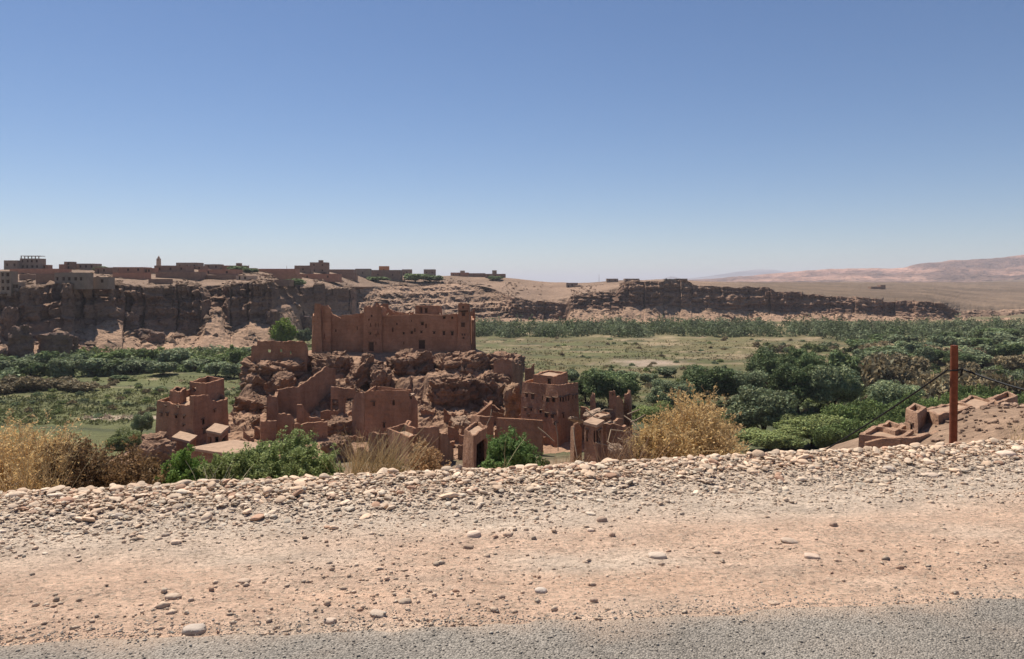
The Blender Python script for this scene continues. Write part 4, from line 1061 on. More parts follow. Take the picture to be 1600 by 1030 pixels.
BL = ['roof pole leaning on the wall left of the capped turret', 'roof pole lying behind the thin wall fin', 'short roof pole jutting between fin and stepped tower', 'horizontal roof pole right of the capped turret', 'roof pole propped below the stepped tower', 'long pole fallen at the foot of the crumbled corner', 'pole lying across the capped turret front',
      'pole sticking up right of the dark tower stump', 'slanting pole tip over the right end of the ruins', 'crossed pole below the dark tower stump', 'pole fallen in the rubble under the dry twigs', 'pole leaning at the outer right edge of the ruins', 'crooked post at the curving low wall', 'pole leaning on the wall before the tower house', 'upright post at the corner of the tower house']
for (a, b), lb in zip(bl, BL):
    a, b = P(*a), P(*b); mid = (a + b) / 2 + rng.normal(0, 0.12, 3)
    Vt, Qt = tubes(np.array([[a, mid, b]]), np.array([[0.09, 0.08, 0.06]]), 6)
    put('roof_pole', mesh('roof_pole', Vt, Qt, M['beam'], smooth=True), None, lb, 'pole', 'roof poles of the collapsed ruins')
for i, (px, py, d, wd) in enumerate([(935, 656, 97, 2.4), (948, 662, 95, 1.8), (962, 700, 86, 1.6), (925, 645, 100, 1.8), (985, 690, 89, 1.6), (900, 656, 97, 1.4)]):
    o = put('roof_slab', rock_mesh('roof_slab', (wd * 0.7, wd * 0.6, 0.16), 760 + i, n=3, boxy=4, col=(0.40, 0.28, 0.2)), None,
            ['broken roof slab behind the capped turret', 'tilted roof slab right of the sagging roof', 'pale fallen roof slab low in the ruins', 'roof slab beside the thin wall fin', 'roof slab under the dry twigs', 'roof slab left of the sagging roof'][i], 'slab', 'fallen roof slabs in the ruins')
    o.location = P(px, py, d); o.rotation_euler = (rng.normal(0, 0.2), rng.normal(0, 0.2), rng.uniform(0, 3))

# ---- small ruins on the spur at the right
def spur(px, d): return float(ground(X(px, d), d))
block('small mud house with one window left of the telephone pole', (1412, 60), (1434, 57.5), (1450, 60), 647, -13, [(0, 1420, 1424.5, 662, 672)], 801, ragged=0.06, mat='adobe_pale')
block('long low mud house behind the telephone pole', (1440, 61), (1466, 58), (1524, 62), 650, -13, [], 802, roofdrop=0.05, mat='adobe_pale')
block('low broken enclosure left of the small windowed house', (1368, 60), (1398, 57.5), (1418, 59.5), 675, -13, [], 803, name='walled_enclosure', cat='enclosure', roofdrop=0.3, ragged=0.15, mat='adobe_pale')
block('outermost low wall corner at the left end of the roadside ruins', (1340, 57), (1408, 55), (1430, 58), 687, -13, [], 804, name='walled_enclosure', cat='enclosure', roofdrop=0.25, ragged=0.1, mat='adobe_pale')
block('flat earth roof right of the telephone pole', (1490, 66), (1530, 62), (1556, 67), 643, -13, [(0, 1512, 1528, 645, 650)], 805, roofdrop=0.1, mat='adobe_pale')
block('stubby square ruin with a pale top at the far right', (1543, 70), (1560, 67), (1592, 71), 630, -11.5, [(0, 1546, 1550, 632, 640, 'hole'), (1, 1566, 1570, 632, 638, 'hole')], 806, name='ruined_building', cat='ruin', ragged=0.12, mat='adobe_pale')
ruin('ruined_wall', 'long low mud wall running along the roadside ruins to the pole', [(1352, 56), (1420, 55), (1486, 57)], [(0, 1352, 690), (0, 1380, 686), (0, 1420, 684), (1, 1440, 682), (1, 1470, 676), (1, 1486, 672)], zb_=-14, seed=811, ragged=0.3, mat='adobe_pale')
m = 800
rx_ = rng.uniform(30, 52, m); ry_ = rng.uniform(42, 66, m)
sz = np.exp(rng.normal(-1.9, 0.5, m))[:, None] * rng.uniform(0.6, 1.3, (m, 3)) * np.array((1, 1, 0.7))
stones_joined('rubble', np.stack([rx_, ry_, ground(rx_, ry_) + 0.03], -1), sz, 4, M['rock'], np.array((0.38, 0.25, 0.175)) * rng.uniform(0.7, 1.25, (m, 1)),
              label='loose rubble on the spur around the roadside ruins', kind='stuff', smooth=False)
# ------------------------------------------------------------------ village on the plateau
def far_house(px0, px1, py0, py1, mat, label, group=None, name='house', cat='house', wins=0, seed=0, deep=None, storeys=1, extra=None):
    """a flat-roofed house on the plateau: walls with parapet, roof, windows set into the wall"""
    d, zg = plateau_point((px0 + px1) / 2, py1)
    x0, x1 = X(px0, d), X(px1, d); zt = Z(py0, d); z0 = zg - (1.5 if px0 < 840 else 4.0)
    wd = x1 - x0; deep = deep or max(4.0, min(wd * 0.6, 11.0))
    r = np.random.default_rng(seed + 900)
    tilt = r.uniform(-0.12, 0.12)
    ro = empty(name, ((x0 + x1) / 2, d + deep / 2, zg), label, cat, group)
    pth = [np.array(q, float) for q in ((x0, d), (x1, d + tilt * wd * 0.5), (x1, d + deep), (x0, d + deep))]
    w = Wall(pth, True, 0.35, z0, [(0, zt), (999, zt)], seed=seed + 900, ragged=0.05, amp=0.03, batter=0.0, step=max(wd / 8, 1.2), zstep=1.6)
    H_ = zt - zg
    if wins:
        for st in range(storeys):
            for k in range(wins):
                u0 = wd * (k + 0.5) / wins + r.uniform(-0.2, 0.2)
                zc = zg + H_ * (st + 0.5) / storeys
                w.op.append((u0 - 0.55, u0 + 0.55, zc - 0.6, zc + 0.6, 'window'))
        if wd > 6 and storeys == 1:
            w.op.append((wd * 0.12, wd * 0.12 + 1.0, zg - 0.1, zg + 1.9, 'door')) if wins == 1 else None
    ob, inn = w.build(ro, 'wall', M[mat]); roof(ro, inn, zt - 0.45, seed + 5, mat=M['roof_earth'])
    if extra == 'columns':
        for k in range(6):
            cx = x0 + 0.4 + (wd - 0.8) * k / 5
            put('column', boxmesh('column', (cx - 0.18, d + 0.3, zt - 0.3), (cx + 0.18, d + 0.66, zt + 1.2), M[mat]), ro)
        put('upper_slab', boxmesh('upper_slab', (x0 + 0.2, d + 0.2, zt + 1.2), (x1 - 0.2, d + deep - 0.2, zt + 1.45), M[mat]), ro)
    if extra == 'tank':
        cx = x0 + wd * 0.6
        put('stair_head', boxmesh('stair_head', (cx - 1.4, d + 1.0, zt - 0.6), (cx + 1.4, d + 3.6, zt + 1.5), M[mat]), ro)
    rel(ro)
    return ro
HS = [
 (6, 28, 407, 419, 'concrete', 'grey flat-roofed house at the left edge of the hilltop village', 2, 1, None),
 (31, 61, 404, 418, 'concrete', 'tall grey unfinished house with an open columned top storey', 4, 2, 'columns'),
 (15, 91, 420, 428, 'red_plaster', 'long reddish wall-like house below the tall grey house', 0, 1, None),
 (62, 75, 414, 421, 'red_plaster', 'small reddish house right of the tall grey house', 1, 1, None),
 (0, 17, 424, 461, 'concrete', 'unfinished grey block at the left picture edge above the cliff', 2, 3, None),
 (17, 29, 441, 457, 'concrete', 'low grey ruin beside the unfinished block', 2, 1, None),
 (56, 84, 428, 444, 'mud_brick', 'brown windowless house standing near the cliff rim', 0, 1, None),
 (85, 131, 426, 446, 'concrete', 'long grey-blue building near the cliff rim', 5, 1, None),
 (131, 168, 433, 446, 'concrete', 'low grey annex right of the long grey building', 2, 1, None),
 (100, 113, 409, 420, 'mud_brick', 'narrow upright house on the skyline', 1, 2, None),
 (113, 148, 412, 420, 'concrete', 'dark grey low block on the skyline left of the minaret', 4, 1, None),
 (176, 224, 417.5, 426, 'red_plaster', 'reddish house row left of the minaret', 3, 1, None),
 (176, 223, 426, 436, 'red_plaster', 'second reddish house row in front of the first, left of the minaret', 0, 1, None),
 (224, 242, 419, 427, 'red_plaster', 'small reddish house just left of the minaret', 1, 1, None),
 (241, 291, 415, 425, 'mud_brick', 'brown house at the foot of the minaret', 3, 1, None),
 (275, 310, 410.5, 418, 'concrete', 'grey block on the skyline right of the minaret', 3, 1, None),
 (243, 310, 425, 436, 'mud_brick', 'long brown house row below the minaret', 0, 1, None),
 (319, 344, 413, 420, 'concrete', 'dark small block on the skyline', 2, 1, None),
 (354, 383, 415, 421, 'mud_brick', 'brown house with a stair head on its roof', 2, 1, 'tank'),
 (310, 368, 421, 430, 'red_plaster', 'reddish house row under the skyline blocks', 2, 1, None),
 (312, 372, 430, 438, 'mud_brick', 'brown low wall-like house near the rim above the square rock', 0, 1, None),
 (369, 397, 431, 438, 'pale_plaster', 'pale house with a bright front wall', 1, 1, None),
 (385, 399, 419, 425, 'red_plaster', 'tiny reddish house on the skyline', 1, 1, None),
 (398, 460, 420, 429, 'red_plaster', 'long reddish wall-like house on the skyline right of the trees', 0, 1, None),
 (400, 463, 429, 436, 'red_plaster', 'low reddish row in front of the long skyline house', 0, 1, None),
 (460, 486, 415, 427, 'mud_brick', 'lower wing of the stepped house group', 1, 1, None),
 (484, 511, 410, 427, 'mud_brick', 'taller block of the stepped house group', 2, 2, 'tank'),
 (464, 528, 428, 437, 'red_plaster', 'reddish row below the stepped house group', 2, 1, None),
 (513, 552, 421, 429, 'mud_brick', 'low brown house right of the stepped house group', 0, 1, None),
 (555, 578, 420, 433, 'concrete', 'grey cube house at the left of the orange house', 1, 1, None),
 (578, 626, 422, 437, 'mud_brick', 'brown house in front of the orange house', 2, 1, None),
 (592, 607, 416, 424, 'orange_plaster', 'bright orange house on the skyline', 1, 1, None),
 (628, 643, 421, 429, 'concrete', 'small grey house left of the green hillside trees', 1, 1, None),
 (662, 680, 421, 428, 'concrete', 'small grey house above the green hillside trees', 2, 1, None),
 (704, 732, 426, 432, 'red_plaster', 'low reddish house on the hilltop', 1, 1, None),
 (732, 758, 427, 433, 'mud_brick', 'brown low house on the hilltop right of the reddish one', 0, 1, None),
 (719, 726, 423, 428, 'concrete', 'tiny grey hut on the hilltop', 0, 1, None),
 (769, 776, 422.5, 432, 'concrete', 'small grey tower-like hut at the right end of the hilltop', 0, 1, None),
 (758, 790, 428, 434, 'mud_brick', 'lowest brown house at the right end of the hilltop', 1, 1, None),
 (92, 101, 413, 421, 'red_plaster', 'narrow reddish house left of the upright skyline house', 0, 1, None),
 (148, 176, 418, 427, 'mud_brick', 'brown house between the dark grey block and the reddish rows', 1, 1, None),
 (300, 321, 416, 422, 'mud_brick', 'brown house left of the dark small skyline block', 1, 1, None),
 (343, 356, 415, 421, 'red_plaster', 'tiny reddish house left of the stair-head house', 0, 1, None),
 (232, 262, 436, 444, 'mud_brick', 'low brown pen near the rim below the minaret', 0, 1, None),
 (410, 452, 437, 443, 'mud_brick', 'low brown walled yard on the rim above the square rock', 0, 1, None),
 (530, 556, 429, 436, 'mud_brick', 'brown walled yard left of the grey cube house', 0, 1, None),
 (30, 56, 429, 437, 'mud_brick', 'brown walled yard below the long reddish wall', 0, 1, None),
 (640, 664, 428, 434, 'mud_brick', 'brown wall-like house between the two small grey houses', 0, 1, None),
 (885, 903, 442, 449, 'concrete', 'small dark hut on the slope above the dark cliff', 1, 1, None),
 (948, 966, 435.5, 441, 'concrete', 'dark low shed on the rim left of its twin', 2, 1, None),
 (976, 999, 435.5, 441, 'concrete', 'longer dark shed on the rim right of its twin', 3, 1, None),
 (1038, 1056, 436, 441, 'concrete', 'pale grey low house on the right cliff rim', 1, 1, None),
 (1056, 1074, 435.5, 441, 'mud_brick', 'dark brown house on the right cliff rim', 1, 1, None),
]
for i, (a, b, c, d_, mt, lb, wn_, st, ex) in enumerate(HS):
    far_house(a, b, c, d_, mt, lb, 'houses of the hilltop village' if a < 800 else 'sheds on the cliff rim', wins=wn_, storeys=st, seed=i, extra=ex)
# lone ruin on the far plain
d_, z_ = plateau_point(1373, 452)
ro = empty('ruined_fort', (X(1373, d_), d_, z_), 'lonely square ruin on the far brown plain', 'ruin')
x0, x1 = X(1361, d_), X(1385, d_); wd = x1 - x0
for k, (fa, fb, top) in enumerate([(0, 0.7, 448), (0.68, 1.0, 445.5)]):
    put('wall', boxmesh('wall', (x0 + wd * fa, d_ + k * 2, z_ - 2), (x0 + wd * fb, d_ + 8 + k * 3, Z(top, d_)), M['mud_brick']), ro)
rel(ro)
# minaret
d_, z_ = plateau_point(246.5, 421)
ro = empty('minaret', (X(246.5, d_), d_ , z_), 'slender square minaret rising over the hilltop village', 'minaret')
cx = X(246.7, d_); hw = X(249.4, d_) - X(246.7, d_); zt = Z(404, d_)
w = Wall([(cx - hw, d_), (cx + hw, d_), (cx + hw, d_ + 2 * hw), (cx - hw, d_ + 2 * hw)], True, 0.3, z_ - 1, [(0, zt), (99, zt)], ragged=0.02, amp=0.02, batter=0.01, seed=950)
w.op.append((hw * 0.75, hw * 1.25, zt - 1.4, zt - 0.5, 'window'))
ob, inn = w.build(ro, 'shaft', M['pale_plaster']); roof(ro, inn, zt - 0.2, 951)
lh = hw * 0.5
put('lantern', boxmesh('lantern', (cx - lh, d_ + hw - lh, zt - 0.3), (cx + lh, d_ + hw + lh, zt + 0.75), M['pale_plaster']), ro)
V0, Fc = ico(2)
put('dome', mesh('dome', V0 * np.array((lh, lh, lh * 1.3)) + np.array((cx, d_ + hw, zt + 0.8)), Fc, M['pale_plaster'], smooth=True), ro)
Vt, Qt = tubes(np.array([[(cx, d_ + hw, zt + 1.0), (cx, d_ + hw, zt + 1.6), (cx, d_ + hw, zt + 2.1)]]), np.full((1, 3), 0.05), 5)
put('finial', mesh('finial', Vt, Qt, M['pale_plaster']), ro)
rel(ro)
# masts on the skyline
for px, py0, py1, lb in ((936, 429, 441, 'thin radio mast on the rim left of the dark sheds'), (448, 415, 424, 'thin street lamp post on the village skyline'), (389, 414, 424, 'utility post beside the skyline trees')):
    d_, z_ = plateau_point(px, py1)
    Vt, Qt = tubes(np.array([[(X(px, d_), d_, z_ - 1), (X(px, d_), d_, (z_ + Z(py0, d_)) / 2), (X(px, d_), d_, Z(py0, d_))]]), np.array([[0.16, 0.13, 0.09]]), 6)
    put('utility_mast', mesh('utility_mast', Vt, Qt, M['concrete']), None, lb, 'mast')

# boulders below the left cliff
BO = [(0, 20, 478, 530, 'tall dark rock pillar at the left picture edge'), (8, 42, 505, 562, 'huge leaning rock at the far left foot of the cliff'), (48, 98, 518, 560, 'broad dome-shaped boulder fallen below the cliff'), (111, 121, 524, 552, 'slim standing rock right of the dome-shaped boulder'), (0, 10, 543, 562, 'small boulder in the left corner of the talus'), (188, 212, 488, 514, 'dark hollowed boulder on the talus'),
      (205, 232, 513, 528, 'flat slab boulder on the talus slope'), (228, 252, 518, 536, 'tilted slab boulder at the end of the talus'), (413, 436, 482, 514, 'dark upright block below the square rock bastion'), (463, 487, 494, 522, 'dark boulder beside the fortress left tower'), (430, 452, 500, 518, 'low dark boulder left of the bright green tree')]
def talus_depth(px, py):
    yb_, yf_, D_, yr_, run_, ys_, back_ = [float(np.interp(px, cp, a)) for a in (yb, yf, Dd, yr, run, ys, back)]
    db_ = 25.6 * F / (yb_ - HZ); s = np.linspace(0, 1, 100); d = db_ + (D_ - db_) * s; z = -24.6 + (Z(yf_, D_) + 24.6) * s ** 1.15
    y = HZ + (EYE - z) * F / d; i = int(np.argmin(np.abs(y - py))); return float(d[i])
for i, (a, b, c, d_, lb) in enumerate(BO):
    dd = talus_depth((a + b) / 2, d_)
    rock(a, b, c, d_, dd, (b - a) / F * dd * 0.9, 50 + i, lb, name='boulder', cat='boulder', sink=1.5, n=4, col=(0.24, 0.155, 0.115), mat=M['cliff'])
m = 2200
q = rng.uniform(-60, 1500, m); s_ = rng.uniform(0.05, 0.98, m) ** 0.8
f_ = [np.interp(q, cp, a) for a in (yb, yf, Dd)]
db_ = 25.6 * F / (f_[0] - HZ); d_ = db_ + (f_[2] - db_) * s_; z_ = -24.6 + (Z(f_[1], f_[2]) + 24.6) * s_ ** 1.15
C_ = np.stack([X(q, d_), d_, z_ + 0.4], -1)
sz = np.exp(rng.normal(-0.35, 0.55, m))[:, None] * rng.uniform(0.6, 1.3, (m, 3)) * np.array((1.2, 1, 0.75))
stones_joined('rubble', C_, sz, 7, M['cliff'], np.array((0.33, 0.215, 0.145)) * rng.uniform(0.7, 1.2, (m, 1)), n=0, label='fallen rocks scattered over the talus below the cliffs', kind='stuff', smooth=False)

m = 2400
q = rng.uniform(-60, 1000, m); a_ = rng.uniform(0.0, 1.0, m) ** 2.5 * 0.8
d0_, z0_, d1_, z1_ = [np.interp(q, cp, a) for a in (dr, zr, dskS, zskS)]
d_ = d0_ + (d1_ - d0_) * a_; z_ = z0_ + (z1_ - z0_) * a_
sz = np.exp(rng.normal(-0.5, 0.5, m))[:, None] * rng.uniform(0.6, 1.3, (m, 3)) * np.array((1.5, 1, 0.6))
stones_joined('rubble', np.stack([X(q, d_), d_, z_], -1), sz, 8, M['cliff'], np.array((0.24, 0.155, 0.105)) * rng.uniform(0.7, 1.2, (m, 1)), n=0, label='dark rocks strewn over the plateau top along the rim', kind='stuff', smooth=False)

# ------------------------------------------------------------------ trees
def crown_mesh(name, h, w, lobes, per, leaf, seed, col, var=0.25, low=0.12, lobr=0.27, droop=0.0):
    r = np.random.default_rng(seed)
    C, Nn, cc = [], [], []
    for k in range(lobes):
        th = r.uniform(0, 2 * math.pi); el = r.uniform(-0.15, 1.0); rad = r.uniform(0.25, 1.0) ** 0.6
        zc = h * (low + (0.92 - low) * (0.5 + 0.5 * el * rad) * r.uniform(0.75, 1.0))
        prof = math.sqrt(max(0.05, 1 - ((zc / h - 0.5) / 0.55) ** 2))
        cen = np.array((math.cos(th) * w / 2 * rad * prof * 0.72, math.sin(th) * w / 2 * rad * prof * 0.72, zc))
        lr = w * lobr * r.uniform(0.55, 1.05)
        v = r.normal(size=(per, 3)); v /= np.linalg.norm(v, axis=1, keepdims=True)
        rr = lr * r.uniform(0.45, 1.0, per) ** 0.5 * (1 + 0.35 * vnoise(v * 2.3 + k * 3.1, seed))
        q = cen + v * rr[:, None] * np.array((1, 1, 0.8)); q[:, 2] -= droop * (np.abs(v[:, :2]).sum(1)) * lr
        tone = r.uniform(1 - var, 1 + var)
        C.append(q); Nn.append(v); cc.append(np.full(per, tone) * r.uniform(0.65, 1.35, per))
    C = np.concatenate(C); Nn = np.concatenate(Nn); cc = np.concatenate(cc)
    ok = C[:, 2] > 0.02 * h; C, Nn, cc = C[ok], Nn[ok], cc[ok]
    V, Q = quads_at(C, leaf * r.uniform(0.6, 1.35, len(C)), seed + 1, up=0.2, out=Nn * 0.8)
    hue = r.normal(0, 0.08, (len(C), 1)) * np.array((1.0, 0.2, -0.6))
    colr = np.array(col) * cc[:, None] * (1 + hue)
    return mesh(name, V, Q, M['leaf'], col=np.repeat(np.clip(colr, 0, 1), 3, 0))
def trunk_mesh(name, h, w, seed):
    r = np.random.default_rng(seed); Pp, Rr = [], []
    n = 7; top = np.array((r.normal(0, 0.04) * h, r.normal(0, 0.04) * h, h * 0.62))
    t = np.linspace(0, 1, n)[:, None]; Pp.append(np.array((0, 0, -0.5)) + (top + (0, 0, 0.5)) * t + 0.02 * h * np.sin(t * 5) * np.array((1, 0.6, 0))); Rr.append(np.linspace(0.035, 0.012, n) * h)
    for k in range(7):
        th = k * 0.9 + r.uniform(0, 0.6); s = r.uniform(0.12, 0.6); b0 = top * s
        e = b0 + np.array((math.cos(th) * w * 0.36, math.sin(th) * w * 0.36, h * r.uniform(0.18, 0.34)))
        Pp.append(b0 + (e - b0) * t + np.array((0, 0, 0.06 * h)) * np.sin(t * math.pi)); Rr.append(np.linspace(0.018, 0.005, n) * h)
    V, Q = tubes(np.array(Pp), np.array(Rr), 6)
    return mesh(name, V, Q, M['bark'], smooth=True)
G_DARK = (0.135, 0.175, 0.072); G_GREY = (0.215, 0.25, 0.135); G_OLIVE = (0.20, 0.23, 0.085); G_BRIGHT = (0.155, 0.200, 0.066); G_YEL = (0.20, 0.27, 0.045); G_BROWN = (0.24, 0.19, 0.11)
KINDS_T = {}
def tree_kind(key, h, w, lobes, per, leaf, seed, col, **kw):
    KINDS_T[key] = (crown_mesh('crown', h, w, lobes, per, leaf, seed, col, **kw), trunk_mesh('trunk', h, w, seed), h, w)
for k in range(3): tree_kind(('dark', k), 9.0, 9.5, 46, 540, 0.21, 1100 + k, G_DARK, low=0.10, lobr=0.19)
for k in range(3): tree_kind(('grey', k), 8.0, 8.5, 46, 560, 0.19, 1110 + k, G_GREY, low=0.08, lobr=0.19)
for k in range(2): tree_kind(('olive', k), 6.0, 7.0, 44, 700, 0.13, 1120 + k, G_OLIVE, low=0.04, lobr=0.19)
for k in range(3): tree_kind(('bright', k), 3.0, 5.5, 38, 520, 0.115, 1130 + k, G_BRIGHT, low=0.02, lobr=0.2)
for k in range(4): tree_kind(('mid', k), 6.0, 6.4, 16, 260, 0.36, 1140 + k, G_GREY, low=0.03)
for k in range(3): tree_kind(('midd', k), 6.0, 6.0, 16, 260, 0.36, 1150 + k, G_DARK, low=0.03)
for k in range(3): tree_kind(('midb', k), 5.0, 6.4, 16, 260, 0.36, 1160 + k, G_BRIGHT, low=0.02)
for k in range(2): tree_kind(('dry', k), 3.0, 5.0, 16, 260, 0.24, 1170 + k, G_BROWN, low=0.02)
tree_kind(('yel', 0), 6.0, 6.0, 26, 260, 0.28, 1183, G_YEL, low=0.03)
def tree(key, px, d, top, wpx, label, group=None, name='tree', cat='tree', zg=None):
    """stand a tree of a kind at a picture column and distance so that it reaches the given row and width"""
    cr, tr, h0, w0 = KINDS_T[key]
    x = X(px, d); zg = float(ground(x, d)) if zg is None else zg
    hh = max(Z(top, d) - zg, 0.8); ww = wpx / F * d
    ro = empty(name, (x, d, zg), label, cat, group)
    ro.scale = (ww / w0, ww / w0, hh / h0 * 1.02); ro.rotation_euler = (0, 0, rng.uniform(0, 6.28))
    put('crown', cr, ro); put('trunk', tr, ro)
    return ro
# the grove right of the village
tree(('dark', 0), 952, 158, 572, 100, 'dark green round tree just behind the ruined towers')
tree(('dark', 1), 915, 166, 585, 50, 'smaller dark tree left of the round tree behind the ruins')
tree(('grey', 0), 1050, 150, 590, 80, 'grey-green tree behind the left side of the golden bush')
tree(('dark', 2), 1105, 158, 568, 100, 'dark tree behind the top of the golden bush')
tree(('grey', 1), 1160, 160, 571, 85, 'grey-green tree between the golden bush and the big round tree')
tree(('dark', 0), 1205, 175, 545, 85, 'tall dark tree on the left of the grove crest')
tree(('dark', 1), 1255, 178, 541, 75, 'dark tree rising at the top middle of the grove')
tree(('midd', 0), 1318, 182, 545, 55, 'small dark tree at the upper right corner of the grove')
tree(('grey', 2), 1300, 145, 562, 95, 'large silvery tree on the right side of the grove')
tree(('dark', 2), 1248, 148, 565, 90, 'dark leafy tree left of the large silvery tree')
tree(('grey', 0), 1192, 112, 600, 115, 'round olive-green tree right of the golden bush')
tree(('olive', 0), 1268, 106, 640, 130, 'low spreading olive tree above the stony bank')
tree(('olive', 1), 1205, 102, 668, 110, 'dense low olive shrub between golden bush and cable')
tree(('grey', 1), 1400, 135, 590, 90, 'silvery tree left of the telephone pole')
tree(('olive', 0), 1140, 118, 640, 80, 'olive tree half hidden by the golden bush')
tree(('olive', 1), 1020, 128, 628, 70, 'low olive tree between the ruins and the golden bush')
for i, (px, d, top, w_) in enumerate([(1330, 108, 628, 90), (1385, 112, 622, 80), (1440, 120, 615, 75), (1350, 100, 655, 80), (1300, 100, 662, 70), (1470, 118, 612, 70), (1540, 112, 610, 90), (1590, 118, 604, 80), (1395, 104, 645, 70), (1520, 126, 600, 70)]):
    tree(('bright', i % 3), px, d, top, w_, ['bright green shrub at the left end of the black cable', 'bright green shrub behind the low broken enclosure', 'bright green shrub above the small windowed house', 'lowest bright green shrub just over the stony bank', 'bright green shrub touching the spreading olive tree', 'bright green shrub just left of the pole', 'bright green shrub just right of the pole', 'bright green shrub at the right picture edge', 'bright green shrub left of the small windowed house', 'farther bright green shrub right of the pole'][i], 'bright green shrubs behind the telephone pole', 'shrub', 'shrub')
for i, (px, d, top, w_) in enumerate([(1455, 145, 585, 80), (1520, 150, 585, 90), (1390, 172, 560, 80), (1575, 140, 590, 80)]):
    tree(('dry', i % 2), px, d, top, w_, ['brownish thicket left of the pole at cable height', 'brownish thicket right of the pole at cable height', 'brownish thicket beside the silvery tree left of the pole', 'brownish thicket at the right picture edge'][i], 'brownish thicket beyond the telephone pole', 'shrub', 'shrub')
# trees of the valley, in rows
ORD = ['first','second','third','fourth','fifth','sixth','seventh','eighth','ninth','tenth','eleventh','twelfth','thirteenth','fourteenth','fifteenth','sixteenth','seventeenth','eighteenth','nineteenth','twentieth','twenty-first']
def row(key, nk, px0, px1, py0, py1, num, hpx, wpx, label, group, seed):
    r = np.random.default_rng(seed)
    for k in range(num):
        lb_ = ORD[k] + ' ' + label.replace(' in the', ' from the left in the', 1).replace(' at the', ' from the left at the', 1)
        px = px0 + (px1 - px0) * (k + r.uniform(0.1, 0.9)) / num; py = r.uniform(py0, py1)
        d = 25.6 * F / (py - HZ)
        tree((key, int(r.integers(nk))), px, d, py - hpx * r.uniform(0.7, 1.25) * (300 / d) ** 0.3, wpx * r.uniform(0.75, 1.3), lb_, group)
row('mid', 4, -60, 400, 576, 590, 17, 27, 40, 'grey-green tree in the belt below the left cliff', 'trees below the left cliff', 1)
row('midb', 3, 90, 480, 564, 580, 16, 20, 36, 'fresh green tree in the belt below the left cliff', 'fresh green trees below the left cliff', 2)
row('midd', 3, -60, 200, 574, 588, 9, 26, 38, 'dark tree in the belt below the left cliff', 'dark trees below the left cliff', 3)
row('dry', 2, -60, 130, 604, 616, 8, 15, 40, 'brownish shrub at the edge of the left field', 'brown shrubs at the left field', 4)
row('mid', 4, 1340, 1640, 540, 575, 20, 26, 44, 'grey-green tree in the open wood behind the pole top', 'open wood behind the pole', 5)
row('midd', 3, 1340, 1640, 535, 580, 14, 26, 40, 'dark tree in the open wood behind the pole top', 'dark trees in the open wood behind the pole', 6)
row('dry', 2, 1330, 1640, 560, 600, 12, 20, 50, 'brownish bush in the open wood behind the pole top', 'brown bushes in the open wood', 7)
row('mid', 4, 840, 1180, 590, 606, 9, 20, 34, 'small grey-green tree at the field edge right of the fortress hill', 'small trees at the field edge', 8)
tree(('yel', 0), 441, 318, 499, 40, 'bright yellow-green tree left of the fortress', zg=-24)
tree(('mid', 1), 472, 330, 512, 26, 'dull green bush between the bright tree and the fortress', zg=-24)
tree(('midd', 0), 187, 205, 586, 0.1 + 26, 'small dark round tree in front of the left tree belt')
tree(('mid', 2), 98, 212, 580, 26, 'round grey-green tree before the left tree belt')
tree(('grey', 2), 222, 125, 642, 36, 'grey-green bush left of the leftmost house')
tree(('olive', 1), 192, 105, 672, 60, 'green shrub below the pale patch left of the houses', name='shrub', cat='shrub')
# green clumps on the plateau
for px, py, w_, h_, lb in ((650, 441, 40, 16, 'dark green tree on the hillside left of the small grey house'), (672, 441, 40, 13, 'dark green tree on the hillside under the small grey house'), (590, 440, 36, 9, 'dark shrubs along the brown house front'), (372, 425, 34, 10, 'dark tree on the village skyline'), (390, 427, 26, 9, 'small dark tree beside the utility post'), (160, 426, 26, 10, 'dark tree between village houses left of the minaret'), (460, 447, 40, 12, 'dark shrubs on the ledge above the gully'), (775, 438, 22, 7, 'dark bush on the hilltop end')):
    d_, z_ = plateau_point(px, py); tree(('midd', int(px) % 3), px, d_, py - h_, w_, lb, zg=z_ - 0.3)
# far tree belt: reads as one mass
def belt(name, label, num, seed, pxr, pyr, hm, wm, cols):
    r = np.random.default_rng(seed); C, Nn, cc = [], [], []
    for k in range(num):
        px = r.uniform(*pxr); py = pyr(px, r); d = 25.6 * F / (py - HZ)
        h = hm * r.uniform(0.5, 1.25); w_ = wm * r.uniform(0.6, 1.4); per = 110
        col = np.array(cols[int(r.integers(len(cols)))]) * r.uniform(0.75, 1.25)
        v = r.normal(size=(per, 3)); v /= np.linalg.norm(v, axis=1, keepdims=True); v[:, 2] = np.abs(v[:, 2]) * 1.0 - 0.15
        rr = r.uniform(0.5, 1, per) ** 0.5 * (1 + 0.3 * vnoise(v * 2.5 + k, seed))
        q = v * rr[:, None] * np.array((w_ / 2, w_ / 2, h)) + np.array((X(px, d), d, -24.0)); q[:, 2] = np.maximum(q[:, 2], -24.0)
        C.append(q); Nn.append(v); cc.append(col * r.uniform(0.65, 1.3, (per, 1)))
    C, Nn, cc = np.concatenate(C), np.concatenate(Nn), np.concatenate(cc)
    V, Q = quads_at(C, 0.62 * r.uniform(0.6, 1.3, len(C)), seed, up=0.2, out=Nn * 0.8)
    put(name, mesh(name, V, Q, M['leaf'], col=np.repeat(cc, 3, 0)), None, label, kind='stuff')
belt('far_wood', 'grey-green belt of trees along the foot of the right cliff', 620, 41, (735, 1640), lambda px, r: r.uniform(508, 527 + (6 if px > 1300 else 0)), 6.5, 8.0, (G_GREY, G_GREY, (0.13, 0.155, 0.075), G_DARK))
belt('far_wood', 'low green scrub at the foot of the left cliff', 300, 42, (-60, 480), lambda px, r: r.uniform(560, 592) - 0.03 * max(px, 0), 3.0, 5.0, (G_BRIGHT, G_OLIVE, G_GREY, G_DARK))
